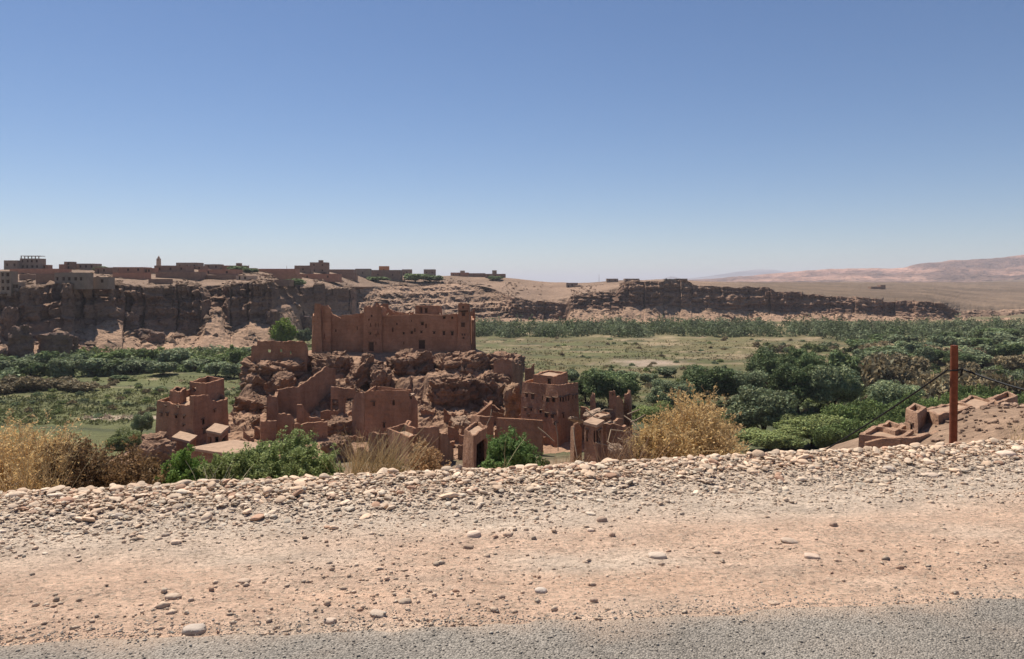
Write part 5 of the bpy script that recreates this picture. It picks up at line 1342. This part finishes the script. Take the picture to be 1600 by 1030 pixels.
belt('far_wood', 'green scrub among the trees on the right valley floor', 520, 43, (1180, 1660), lambda px, r: r.uniform(540, 660), 2.2, 4.2, (G_OLIVE, G_BROWN, G_GREY, (0.12, 0.15, 0.055)))
belt('far_wood', 'scattered low shrubs on the open fields', 420, 44, (-60, 1300), lambda px, r: r.uniform(528, 655), 0.7, 1.7, (G_OLIVE, G_BROWN, G_GREY))
# grass and herbs of the fields
r = np.random.default_rng(45); n = 16000
gp = r.uniform(-80, 1400, n); gy = r.uniform(532, 668, n); gd = 25.6 * F / (gy - HZ); gx = X(gp, gd)
keep = fbm(pt3(gx * 0.4, gd * 1.3), 0.06, 3, 46) + r.normal(0, 0.15, n) > -0.05
gx, gd = gx[keep], gd[keep]; n = len(gx)
per = 5
C = np.repeat(np.stack([gx, gd, ground(gx, gd)], -1), per, 0) + np.stack([r.normal(0, 0.5, n * per), r.normal(0, 0.4, n * per), r.uniform(0.05, 0.4, n * per)], -1)
V, Q = quads_at(C, 0.32 * r.uniform(0.5, 1.4, n * per), 47, up=0.0)
gc = np.repeat(valley_colour(gx, gd) * r.uniform(0.85, 1.5, (n, 1)), per, 0) * r.uniform(0.7, 1.3, (n * per, 1))
put('field_grass', mesh('field_grass', V, Q, M['leaf'], col=np.repeat(gc, 3, 0)), None, 'grass and low herbs growing on the valley fields', kind='stuff')
# ------------------------------------------------------------------ stones of the roadside bank
# stone colour varies a little from stone to stone
_t = M['stone'].node_tree; _b = _t.nodes['Principled BSDF']; _l = _b.inputs['Base Color'].links[0]; _src = _l.from_socket
_oi = N(_t, 'ShaderNodeObjectInfo')
_t.links.new(mul(_t, _src, maprange(_t, _oi.outputs['Random'], 0, 1, 0.82, 1.18)), _b.inputs['Base Color'])
def stone_cols(n, q, r):
    base = np.array([(0.64, 0.46, 0.325), (0.63, 0.48, 0.355), (0.60, 0.49, 0.375), (0.46, 0.37, 0.28), (0.46, 0.28, 0.19), (0.32, 0.24, 0.18)])
    i = r.choice(6, n, p=[0.36, 0.27, 0.17, 0.09, 0.08, 0.03])
    c = base[i]
    g_ = sstep(-0.35, -0.8, q)[:, None] * 0.5                       # greyer towards the dirt
    c = c * (1 - g_) + np.array((0.54, 0.465, 0.38)) * g_
    return c * r.uniform(0.78, 1.18, (n, 1))
r = np.random.default_rng(77)
n = 30000
sx = r.uniform(-5.6, 7.4, n); q = r.triangular(-1.45, -0.25, 0.75, n)
q = np.where(r.random(n) < 0.55, r.uniform(-0.95, 0.55, n), q)
sy = crest_y(sx) + q + 0.12 * fbm(pt3(sx, 2), 0.8, 3, 78)
size = np.exp(r.normal(0, 0.5, n)) * np.interp(q, [-1.4, -0.9, -0.45, 0.0, 0.7], [0.0062, 0.0076, 0.0098, 0.0120, 0.0120])
size = np.minimum(size, 0.048)
S = size[:, None] * np.stack([r.uniform(1.0, 1.5, n), r.uniform(0.75, 1.05, n), r.uniform(0.30, 0.55, n)], -1)
lift = np.where(q > -0.85, r.uniform(0.0, 0.03, n) * sstep(-1.0, -0.4, q), 0)
C = np.stack([sx, sy, vz(sx, sy) + S[:, 2] * 0.45 + lift], -1)
cols = stone_cols(n, q, r)
app = size / sy * ((np.abs(sx / sy) < 0.66) & (q < 0.25))
order = np.argsort(-app); own, rest = order[:300], order[300:]
mid_, tiny_ = rest[:4000], rest[4000:]
stones_joined('loose_stones', C[mid_], S[mid_], 79, M['stone'], cols[mid_], n=2, parent=verge, kind='stuff', smooth='angle')
stones_joined('loose_stones', C[tiny_[:8000]], S[tiny_[:8000]], 80, M['stone'], cols[tiny_[:8000]], n=1, parent=verge, kind='stuff', smooth=False)
stones_joined('loose_stones', C[tiny_[8000:]], S[tiny_[8000:]], 81, M['stone'], cols[tiny_[8000:]], n=0, parent=verge, kind='stuff', smooth=False)
SV = []
for k in range(24):
    V0, Fc = ico(3)
    nn = r.normal(size=(12, 3)); nn /= np.linalg.norm(nn, axis=1, keepdims=True); dd_ = r.uniform(0.6, 1.0, 12)
    cut = np.min(np.where(V0 @ nn.T > 0.15, dd_[None] / np.maximum(V0 @ nn.T, 0.15), 9.0), axis=1)
    qv = V0 * (0.6 * np.minimum(cut, 1.25) + 0.4)[:, None] * (1 + 0.12 * fbm(V0 + 3.3 * k, 1.5, 3, 400 + k)[:, None])
    SV.append(mesh('stone', qv, Fc, M['stone'], col=stone_cols(1, np.array([0.0]), r)[0], smooth='angle'))
for i in own:
    o = put('stone', SV[int(r.integers(24))], verge)
    o.location = C[i]; o.scale = S[i] * 1.05; o.rotation_euler = (r.normal(0, 0.25), r.normal(0, 0.25), r.uniform(0, 6.28))
# pebbles on the dirt
n = 17000
sx = r.uniform(-4.6, 5.6, n); t_ = r.random(n)
sy = road_y(sx) - 0.05 + t_ * (crest_y(sx) - 0.7 - road_y(sx))
dens = fbm(pt3(sx * 0.6, sy * 1.3), 1.0, 4, 82) + 0.9 * sstep(0.55, 0.95, t_) + 0.5 * sstep(0.12, 0.0, t_)
keep = r.random(n) < np.clip(0.35 + dens, 0.06, 1); sx, sy, t_ = sx[keep], sy[keep], t_[keep]; n = len(sx)
size = np.minimum(np.exp(r.normal(-4.95, 0.5, n)), 0.03)
S = size[:, None] * np.stack([r.uniform(1.0, 1.5, n), r.uniform(0.75, 1.05, n), r.uniform(0.45, 0.9, n)], -1)
cols = stone_cols(n, np.full(n, -0.2), r) * r.uniform(0.75, 1.15, (n, 1)) * 0.75 + np.array((0.62, 0.43, 0.31)) * 0.28
stones_joined('pebbles', np.stack([sx, sy, vz(sx, sy) + S[:, 2] * 0.3], -1), S, 83, M['stone'], cols, n=0, parent=verge, kind='stuff')
# chippings bedded in the road surface
n = 15000
sx = r.uniform(-3.0, 3.6, n); sy = road_y(sx) + 0.03 - np.abs(r.uniform(0, 1.35, n))
sy = np.where(r.random(n) < 0.12, road_y(sx) + np.abs(r.normal(0.0, 0.14, n)) - 0.03, sy)
size = np.exp(r.normal(-5.5, 0.35, n))
S = size[:, None] * np.stack([r.uniform(0.9, 1.5, n), r.uniform(0.75, 1.1, n), r.uniform(0.5, 0.9, n)], -1)
gcol = np.array([(0.36, 0.315, 0.265), (0.31, 0.27, 0.23), (0.42, 0.37, 0.31), (0.24, 0.21, 0.18)])[r.choice(4, n, p=[.4, .25, .2, .15])] * r.uniform(0.8, 1.2, (n, 1))
road_o = bpy.data.objects['road']
stones_joined('chippings', np.stack([sx, sy, np.maximum(vz(sx, sy), 0.012) + S[:, 2] * 0.35], -1), S, 84, M['stone'], gcol, n=0, parent=road_o, kind='stuff')
# single stones one can pick out
BIG = [(100, 789, 34, 20, (0.38, 0.21, 0.145), 'large reddish-brown domed stone in the bank at the left'), (301, 989, 44, 17, (0.36, 0.33, 0.30), 'flat grey stone at the road edge, largest near the road'), (740, 838, 28, 13, (0.58, 0.46, 0.37), 'pale rounded stone on the dirt in the middle'),
 (793, 838, 18, 11, (0.40, 0.29, 0.22), 'brownish stone just right of the pale rounded stone'), (941, 815, 21, 13, (0.30, 0.22, 0.175), 'dark brown stone at the lower edge of the stony bank'), (923, 830, 14, 7, (0.55, 0.43, 0.34), 'pale pebble below the dark brown stone'), (957, 838, 12, 10, (0.26, 0.18, 0.14), 'small dark stone right of the pale pebble'),
 (845, 926, 24, 12, (0.44, 0.40, 0.36), 'light grey stone alone on the dirt'), (632, 943, 26, 11, (0.42, 0.34, 0.27), 'angular flat stone on the dirt left of centre'), (732, 857, 21, 10, (0.33, 0.24, 0.18), 'dark wedge-shaped stone below the pale rounded stone'), (185, 810, 20, 14, (0.44, 0.39, 0.34), 'upright grey stone in the bank at the left'),
 (258, 838, 16, 9, (0.34, 0.29, 0.24), 'grey-brown stone at the lower bank edge on the left'), (274, 849, 20, 8, (0.52, 0.40, 0.31), 'flat pale stone next to the grey-brown one'), (268, 935, 28, 10, (0.42, 0.34, 0.27), 'flat grey stone half sunk in the left dirt'), (380, 910, 26, 8, (0.54, 0.42, 0.33), 'flat pale stone sunk in the dirt on the left'),
 (784, 936, 13, 11, (0.28, 0.21, 0.17), 'small dark upright stone left of the light grey stone'), (928, 940, 16, 10, (0.36, 0.26, 0.2), 'brown stone right of the light grey stone'), (1492, 928, 17, 11, (0.40, 0.30, 0.23), 'brown stone alone on the dirt at the right'), (1028, 872, 36, 12, (0.44, 0.38, 0.32), 'broad half-buried grey stone right of centre'),
 (1235, 848, 34, 10, (0.56, 0.44, 0.35), 'broad flat pale stone at the right'), (1270, 872, 30, 9, (0.54, 0.42, 0.34), 'second flat pale stone at the right'), (1303, 822, 15, 10, (0.27, 0.19, 0.15), 'dark stone below the bank at the right'), (515, 973, 26, 10, (0.42, 0.34, 0.28), 'flat stone near the road left of centre'), (590, 962, 32, 9, (0.48, 0.40, 0.33), 'long flat stone near the road'),
 (919, 719, 15, 12, (0.44, 0.40, 0.36), 'grey round stone on top of the bank crest'), (1195, 709, 15, 12, (0.40, 0.23, 0.16), 'reddish stone on the bank crest at the right'), (1210, 944, 22, 6, (0.36, 0.28, 0.22), 'flat dark stone at the road edge right of centre'), (935, 968, 18, 6, (0.34, 0.27, 0.21), 'small flat stone at the asphalt edge'), (1455, 745, 34, 9, (0.54, 0.44, 0.36), 'flat long slab lying in the bank at the right'),
 (1390, 736, 24, 13, (0.52, 0.46, 0.40), 'large light grey cobble in the bank at the right'), (1575, 715, 34, 18, (0.56, 0.45, 0.37), 'largest pale boulder at the right end of the crest')]
for i, (px, py, w_, h_, col, lb) in enumerate(BIG):
    d = EYE * F / (py - HZ)
    for _ in range(6): d = min(float(crest_y(X(px, d))) - 0.04, (EYE - float(vz(X(px, d), d))) * F / (py - HZ))
    V0, Fc = ico(4)
    qv = V0 * (1 + 0.22 * fbm(V0 + 7.1 * i, 1.2, 4, 470 + i)[:, None]); e = r.uniform(2.1, 3.0); a = np.abs(qv) ** e
    qv = qv / a.sum(1, keepdims=True) ** (1 / e) * (1 + 0.10 * fbm(qv + i, 2.2, 3, 480)[:, None])
    hw, hh = w_ / F * d / 2 * 0.8, h_ / F * d / 2 * 0.72
    qv = qv * np.array((hw, hw * 0.8, hh * 1.15))
    o = put('stone', mesh('stone', qv, Fc, M['stone'], col=np.array(col) * 0.7 + np.array((0.56, 0.38, 0.26)) * 0.3, smooth=True), None, lb, 'stone')
    x_ = X(px, d); o.location = (x_, d + hw * 0.3, float(vz(x_, d)) + hh * 0.35); o.rotation_euler = (0, r.normal(0, 0.08), r.uniform(-0.4, 0.4))

# ------------------------------------------------------------------ bushes on the slope behind the bank
def bush(name, label, cat, px, d, top, wpx, seed, stem_col, leaf_col, n1=40, n2=10, n3=2, leaves=9000, leaf=0.012, spread=0.5, curl=0.15, thick=0.005, aspect=1.0, var=0.25, round_=0.5, back_=1.35):
    r = np.random.default_rng(seed)
    for _ in range(8): d = float(crest_y(X(px, d))) + back_
    x0 = X(px, d); zg = float(ground(x0, d)) - 0.05
    H_ = Z(top, d) - zg; W_ = wpx / F * d
    def strand(base, tip, bend, K):
        t = np.linspace(0, 1, K)
        mid = bend[:, None, :] * (np.sin(t * math.pi) * 1.0)[None, :, None]
        return base[:, None, :] + (tip - base)[:, None, :] * t[None, :, None] + mid
    th = r.uniform(0, 2 * math.pi, n1); rad = np.sqrt(r.random(n1))
    base = np.stack([np.cos(th) * rad * W_ * 0.16, np.sin(th) * rad * W_ * 0.16, np.zeros(n1)], -1)
    hgt = H_ * (1 - round_ * rad ** 2.2) * r.uniform(0.75, 1.0, n1)
    tip = np.stack([np.cos(th) * rad * W_ * 0.5, np.sin(th) * rad * W_ * 0.5, hgt], -1)
    bend = np.stack([np.cos(th) * W_ * 0.06, np.sin(th) * W_ * 0.06, np.full(n1, H_ * 0.05)], -1) + r.normal(0, curl * 0.2, (n1, 3)) * W_ * 0.3
    L1 = strand(base, tip, bend, 6)
    allP, allR = [L1], [np.linspace(1, 0.45, 6)[None, :] * thick * r.uniform(0.8, 1.4, (n1, 1))]
    def kids(Lp, num, length, thk, K2):
        K = Lp.shape[1]
        m = len(Lp) * num; src = np.repeat(np.arange(len(Lp)), num); s = r.uniform(0.28, 1.0, m)
        f = s * (K - 1); i0 = np.minimum(f.astype(int), K - 2); fr = (f - i0)[:, None]
        b = Lp[src, i0] * (1 - fr) + Lp[src, i0 + 1] * fr
        dr_ = Lp[src, i0 + 1] - Lp[src, i0]; dr_ /= np.linalg.norm(dr_, axis=1, keepdims=True) + 1e-9
        v = dr_ * 0.9 + r.normal(0, spread, (m, 3)); v[:, 2] += 0.25; v /= np.linalg.norm(v, axis=1, keepdims=True)
        tp = b + v * (length * r.uniform(0.4, 1.2, (m, 1)))
        Lk = strand(b, tp, r.normal(0, curl * length, (m, 3)), K2)
        allP.append(Lk); allR.append(np.linspace(1, 0.4, K2)[None, :] * thk * r.uniform(0.7, 1.3, (m, 1))); return Lk
    L2 = kids(L1, n2, min(H_, W_) * 0.26, thick * 0.55, 4)
    L3 = kids(L2, n3, min(H_, W_) * 0.11, thick * 0.4, 3) if n3 else L2
    Vs, Qs, Cs, off_ = [], [], [], 0
    for Pp_, Rr_ in zip(allP, allR):
        V, Q = tubes(Pp_, Rr_, 3); Vs.append(V); Qs.append(Q + off_); off_ += len(V)
        Cs.append(np.repeat(np.array(stem_col) * r.uniform(0.7, 1.3, (len(Pp_), 1)), Pp_.shape[1] * 3, 0))
    V, Q, sc = np.concatenate(Vs), np.concatenate(Qs), np.concatenate(Cs)
    ro = empty(name, (x0, d, zg), label, cat)
    st = put('stems', mesh('stems', V, Q, M['twig'], col=sc), ro)
    if leaves:
        cs_ = []
        for Lx, share in ((L2, 0.35), (L3, 0.65)):
            k_ = int(leaves * share); K = Lx.shape[1]
            i = r.integers(0, len(Lx), k_); s = r.uniform(0.15, 1.0, k_); f = s * (K - 1); i0 = np.minimum(f.astype(int), K - 2); fr = (f - i0)[:, None]
            cs_.append(Lx[i, i0] * (1 - fr) + Lx[i, i0 + 1] * fr + r.normal(0, leaf * 1.0, (k_, 3)))
        c = np.concatenate(cs_); leaves = len(c)
        Vl, Ql = quads_at(c, leaf * r.uniform(0.6, 1.5, leaves), seed + 3, up=0.3, aspect=aspect)
        clump = 1 + var * fbm(c, 5.0 / max(W_, 0.3), 3, seed)[:, None] * 1.5
        lc = np.array(leaf_col) * r.uniform(1 - var, 1 + var, (leaves, 1)) * clump
        put('foliage', mesh('foliage', Vl, Ql, M['bush_leaf'], col=np.repeat(np.clip(lc, 0, 1), 3, 0)), ro)
    return ro
GOLD = (0.70, 0.50, 0.24); GOLD_S = (0.56, 0.41, 0.23); BRN = (0.26, 0.165, 0.085); BRN_S = (0.17, 0.11, 0.07)
bush('dry_bush', 'large golden dry bush on the bank in front of the olive trees', 'bush', 1080, 9.6, 620, 150, 2001, GOLD_S, GOLD, n1=70, n2=12, n3=3, leaves=15000, leaf=0.014, round_=0.55)
bush('dry_bush', 'smaller golden bush joined to the left of the large one', 'bush', 1022, 9.3, 655, 80, 2002, GOLD_S, (0.60, 0.43, 0.20), n1=40, n2=10, n3=2, leaves=9000, leaf=0.014)
bush('dry_bush', 'golden dry bush at the left picture edge', 'bush', 30, 7.9, 668, 200, 2003, GOLD_S, GOLD, n1=80, n2=12, n3=3, leaves=15000, leaf=0.0125, round_=0.4)
bush('dry_bush', 'golden spray at the outer left edge', 'bush', -90, 7.6, 670, 150, 2004, GOLD_S, GOLD, n1=50, n2=10, n3=2, leaves=12000, leaf=0.0125)
bush('dry_bush', 'brown leafy bush right of the left golden bush', 'bush', 125, 8.2, 688, 130, 2005, BRN_S, BRN, n1=60, n2=9, n3=2, leaves=17000, leaf=0.0125, round_=0.45)
bush('dry_bush', 'second brown bush reaching the green shrub', 'bush', 205, 8.4, 700, 110, 2006, BRN_S, (0.22, 0.135, 0.065), n1=55, n2=9, n3=2, leaves=15000, leaf=0.0125, round_=0.45)
GRN = (0.25, 0.295, 0.115); GRN_S = (0.13, 0.14, 0.07)
bush('green_shrub', 'bright green shrub below the leftmost house', 'shrub', 285, 8.9, 706, 75, 2011, GRN_S, (0.185, 0.28, 0.07), n1=45, n2=10, n3=2, leaves=31500, leaf=0.0125)
bush('green_shrub', 'low green shrub between the bright and the feathery one', 'shrub', 345, 8.9, 716, 90, 2012, GRN_S, (0.23, 0.265, 0.10), n1=45, n2=10, n3=2, leaves=27000, leaf=0.0125)
bush('green_shrub', 'widest feathery green shrub on the bank', 'shrub', 450, 9.1, 691, 150, 2013, GRN_S, GRN, n1=75, n2=12, n3=2, leaves=58500, leaf=0.0125, round_=0.5)
bush('green_shrub', 'low green shrub at the right foot of the feathery one', 'shrub', 505, 8.8, 716, 60, 2020, GRN_S, GRN, n1=40, n2=10, n3=2, leaves=16200, leaf=0.0125)
bush('green_shrub', 'low green shrub at the left foot of the feathery one', 'shrub', 395, 8.8, 706, 100, 2014, GRN_S, GRN, n1=45, n2=10, n3=2, leaves=27000, leaf=0.0125)
bush('green_shrub', 'round dark green bush beside the cube-shaped ruin', 'shrub', 797, 9.4, 672, 82, 2015, GRN_S, (0.15, 0.225, 0.075), n1=50, n2=9, n3=2, leaves=33750, leaf=0.0125, round_=0.5)
bush('green_shrub', 'tiny green plant right of the round dark bush', 'shrub', 850, 9.2, 712, 45, 2016, GRN_S, (0.11, 0.13, 0.05), n1=25, n2=8, n3=2, leaves=3500, leaf=0.014)
bush('green_shrub', 'small green tuft between the dry grasses', 'shrub', 620, 9.0, 712, 50, 2017, GRN_S, (0.12, 0.14, 0.06), n1=25, n2=8, n3=2, leaves=3500, leaf=0.0125)
bush('dry_bush', 'small orange-brown bush in front of the ruined stub wall', 'bush', 662, 9.1, 694, 75, 2018, GOLD_S, (0.36, 0.22, 0.115), n1=45, n2=10, n3=2, leaves=9000, leaf=0.0125)
bush('dry_bush', 'bare dry twigs in front of the right-hand ruins', 'bush', 985, 9.4, 668, 62, 2019, (0.24, 0.15, 0.10), (0.30, 0.2, 0.12), n1=40, n2=8, n3=2, leaves=900, leaf=0.007)
def grass(name, label, px, d, top, wpx, seed, num, col, lean=0.25, thick=0.003):
    r = np.random.default_rng(seed)
    for _ in range(8): d = float(crest_y(X(px, d))) + 0.8
    x0 = X(px, d); zg = float(ground(x0, d)) - 0.03; H_ = Z(top, d) - zg; W_ = wpx / F * d
    t = np.linspace(0, 1, 7)
    b = np.stack([r.uniform(-0.5, 0.5, num) * W_ * 0.75, r.normal(0, 0.08, num), np.zeros(num)], -1)
    ln = np.stack([r.normal(0.1, lean, num), r.normal(0, lean, num), np.ones(num)], -1); hh = H_ * r.uniform(0.45, 1.0, num)
    dr_ = np.stack([r.normal(0.1, 0.3, num), r.normal(0, 0.3, num), -0.1 * np.ones(num)], -1)
    Pp = b[:, None, :] + ln[:, None, :] * (hh[:, None] * t[None])[..., None] + dr_[:, None, :] * (hh[:, None] * t[None] ** 2.2 * 0.5)[..., None]
    V, Q = tubes(Pp, np.linspace(1, 0.25, 7)[None, :] * thick * r.uniform(0.7, 1.4, (num, 1)), 3)
    ro = empty(name, (x0, d, zg), label, 'grass')
    put('blades', mesh('blades', V, Q, M['twig'], col=np.repeat(np.array(col) * r.uniform(0.65, 1.25, (num, 1)), 21, 0)), ro)
STRAW = (0.50, 0.38, 0.21)
grass('dry_grass', 'tall straw-coloured grass tuft left of the orange-brown bush', 585, 9.0, 662, 105, 2101, 420, STRAW, thick=0.0028)
grass('dry_grass', 'pale curved grass stalks beside the feathery green shrub', 545, 8.8, 690, 30, 2102, 40, (0.56, 0.47, 0.30))
grass('dry_grass', 'few bleached stalks in front of the low green shrub', 335, 8.5, 708, 70, 2103, 26, (0.60, 0.55, 0.40))
grass('dry_grass', 'dry stalks in front of the right-hand ruins', 970, 9.2, 665, 95, 2104, 130, (0.34, 0.23, 0.15))
grass('dry_grass', 'thin stalks over the left golden bush', 50, 7.9, 650, 100, 2105, 60, STRAW)
grass('dry_grass', 'single pale stalks in the round dark bush', 790, 9.1, 676, 40, 2106, 7, (0.45, 0.40, 0.24))
grass('dry_grass', 'straw tuft at the right end of the crest', 1592, 9.6, 655, 40, 2107, 60, STRAW)
grass('dry_grass', 'dry grass under the capped turret', 885, 9.2, 700, 60, 2108, 70, (0.42, 0.28, 0.16))

# ------------------------------------------------------------------ telephone pole with cables
PD = 18.0
pb = P(1490, 688, PD); ptop = P(1491, 540, PD); px_, zg = pb[0], float(ground(pb[0], PD))
ro = empty('telephone_pole', (px_, PD, zg), 'reddish-brown wooden telephone pole behind the stony bank', 'pole')
t = np.linspace(0, 1, 14)[:, None]
base = np.array((px_ - 0.05, PD, zg - 0.4)); Pp = (base + (ptop - base) * t)[None]
V, Q = tubes(Pp, np.linspace(0.10, 0.083, 14)[None], 14)
V = V + 0.006 * np.stack([fbm(V * np.array((6, 6, 0.8)), 1, 3, 3001 + k) for k in range(3)], -1)
nr = len(V); cap = np.array([ptop + (0, 0, 0.015)]); V = np.concatenate([V, cap]); last = np.arange(nr - 14, nr)
Tc = np.array([[last[k], last[(k + 1) % 14], nr] for k in range(14)])
put('shaft', mesh('shaft', V, [Q, Tc], M['pole'], smooth='angle'), ro)
zc = P(1490, 578, PD)[2]
V, Q = tubes(np.array([[(px_ - 0.16, PD - 0.02, zc - 0.02), (px_, PD - 0.13, zc), (px_ + 0.22, PD - 0.02, zc + 0.03)]]), np.full((1, 3), 0.018), 6)
put('clamp', mesh('clamp', V, Q, M['cable'], smooth=True), ro)
V, Q = tubes(np.array([[(px_ + 0.20, PD, zc + 0.02), (px_ + 0.17, PD, zc - 0.12), (px_ + 0.10, PD, zc - 0.22)]]), np.array([[0.03, 0.025, 0.012]]), 6)
put('insulator', mesh('insulator', V, Q, M['cable'], smooth=True), ro)
rel(ro)
def cable(label, a, b, sag, rad):
    t = np.linspace(0, 1, 40)[:, None]
    Pp = a + (b - a) * t - np.array((0, 0, sag)) * 4 * t * (1 - t)
    V, Q = tubes(Pp[None], np.full((1, 40), rad), 8)
    put('cable', mesh('cable', V, Q, M['cable'], smooth=True), None, label, 'cable')
cable('black cable sloping down from the pole towards the valley', np.array((px_ - 0.14, PD, zc)), P(1180, 760, 27), 0.18, 0.022)
cable('black cable running from the pole to the right edge', np.array((px_ + 0.2, PD, zc + 0.02)), P(1760, 640, 14.5), 0.12, 0.026)

# ------------------------------------------------------------------ haze: the dusty air of the valley
hm = bpy.data.materials.new('haze'); hm.use_nodes = True
t = hm.node_tree; t.nodes.remove(t.nodes['Principled BSDF'])
pv = N(t, 'ShaderNodeVolumePrincipled'); pv.inputs['Color'].default_value = (0.90, 0.895, 1.0, 1); pv.inputs['Density'].default_value = 0.000085; pv.inputs['Anisotropy'].default_value = 0.1
t.links.new(pv.outputs[0], t.nodes['Material Output'].inputs['Volume'])
hz = boxmesh('haze', (-32000, -300, -62), (32000, 31000, 330), hm)
put('haze', hz, None, 'pale dusty air over the valley', kind='stuff')
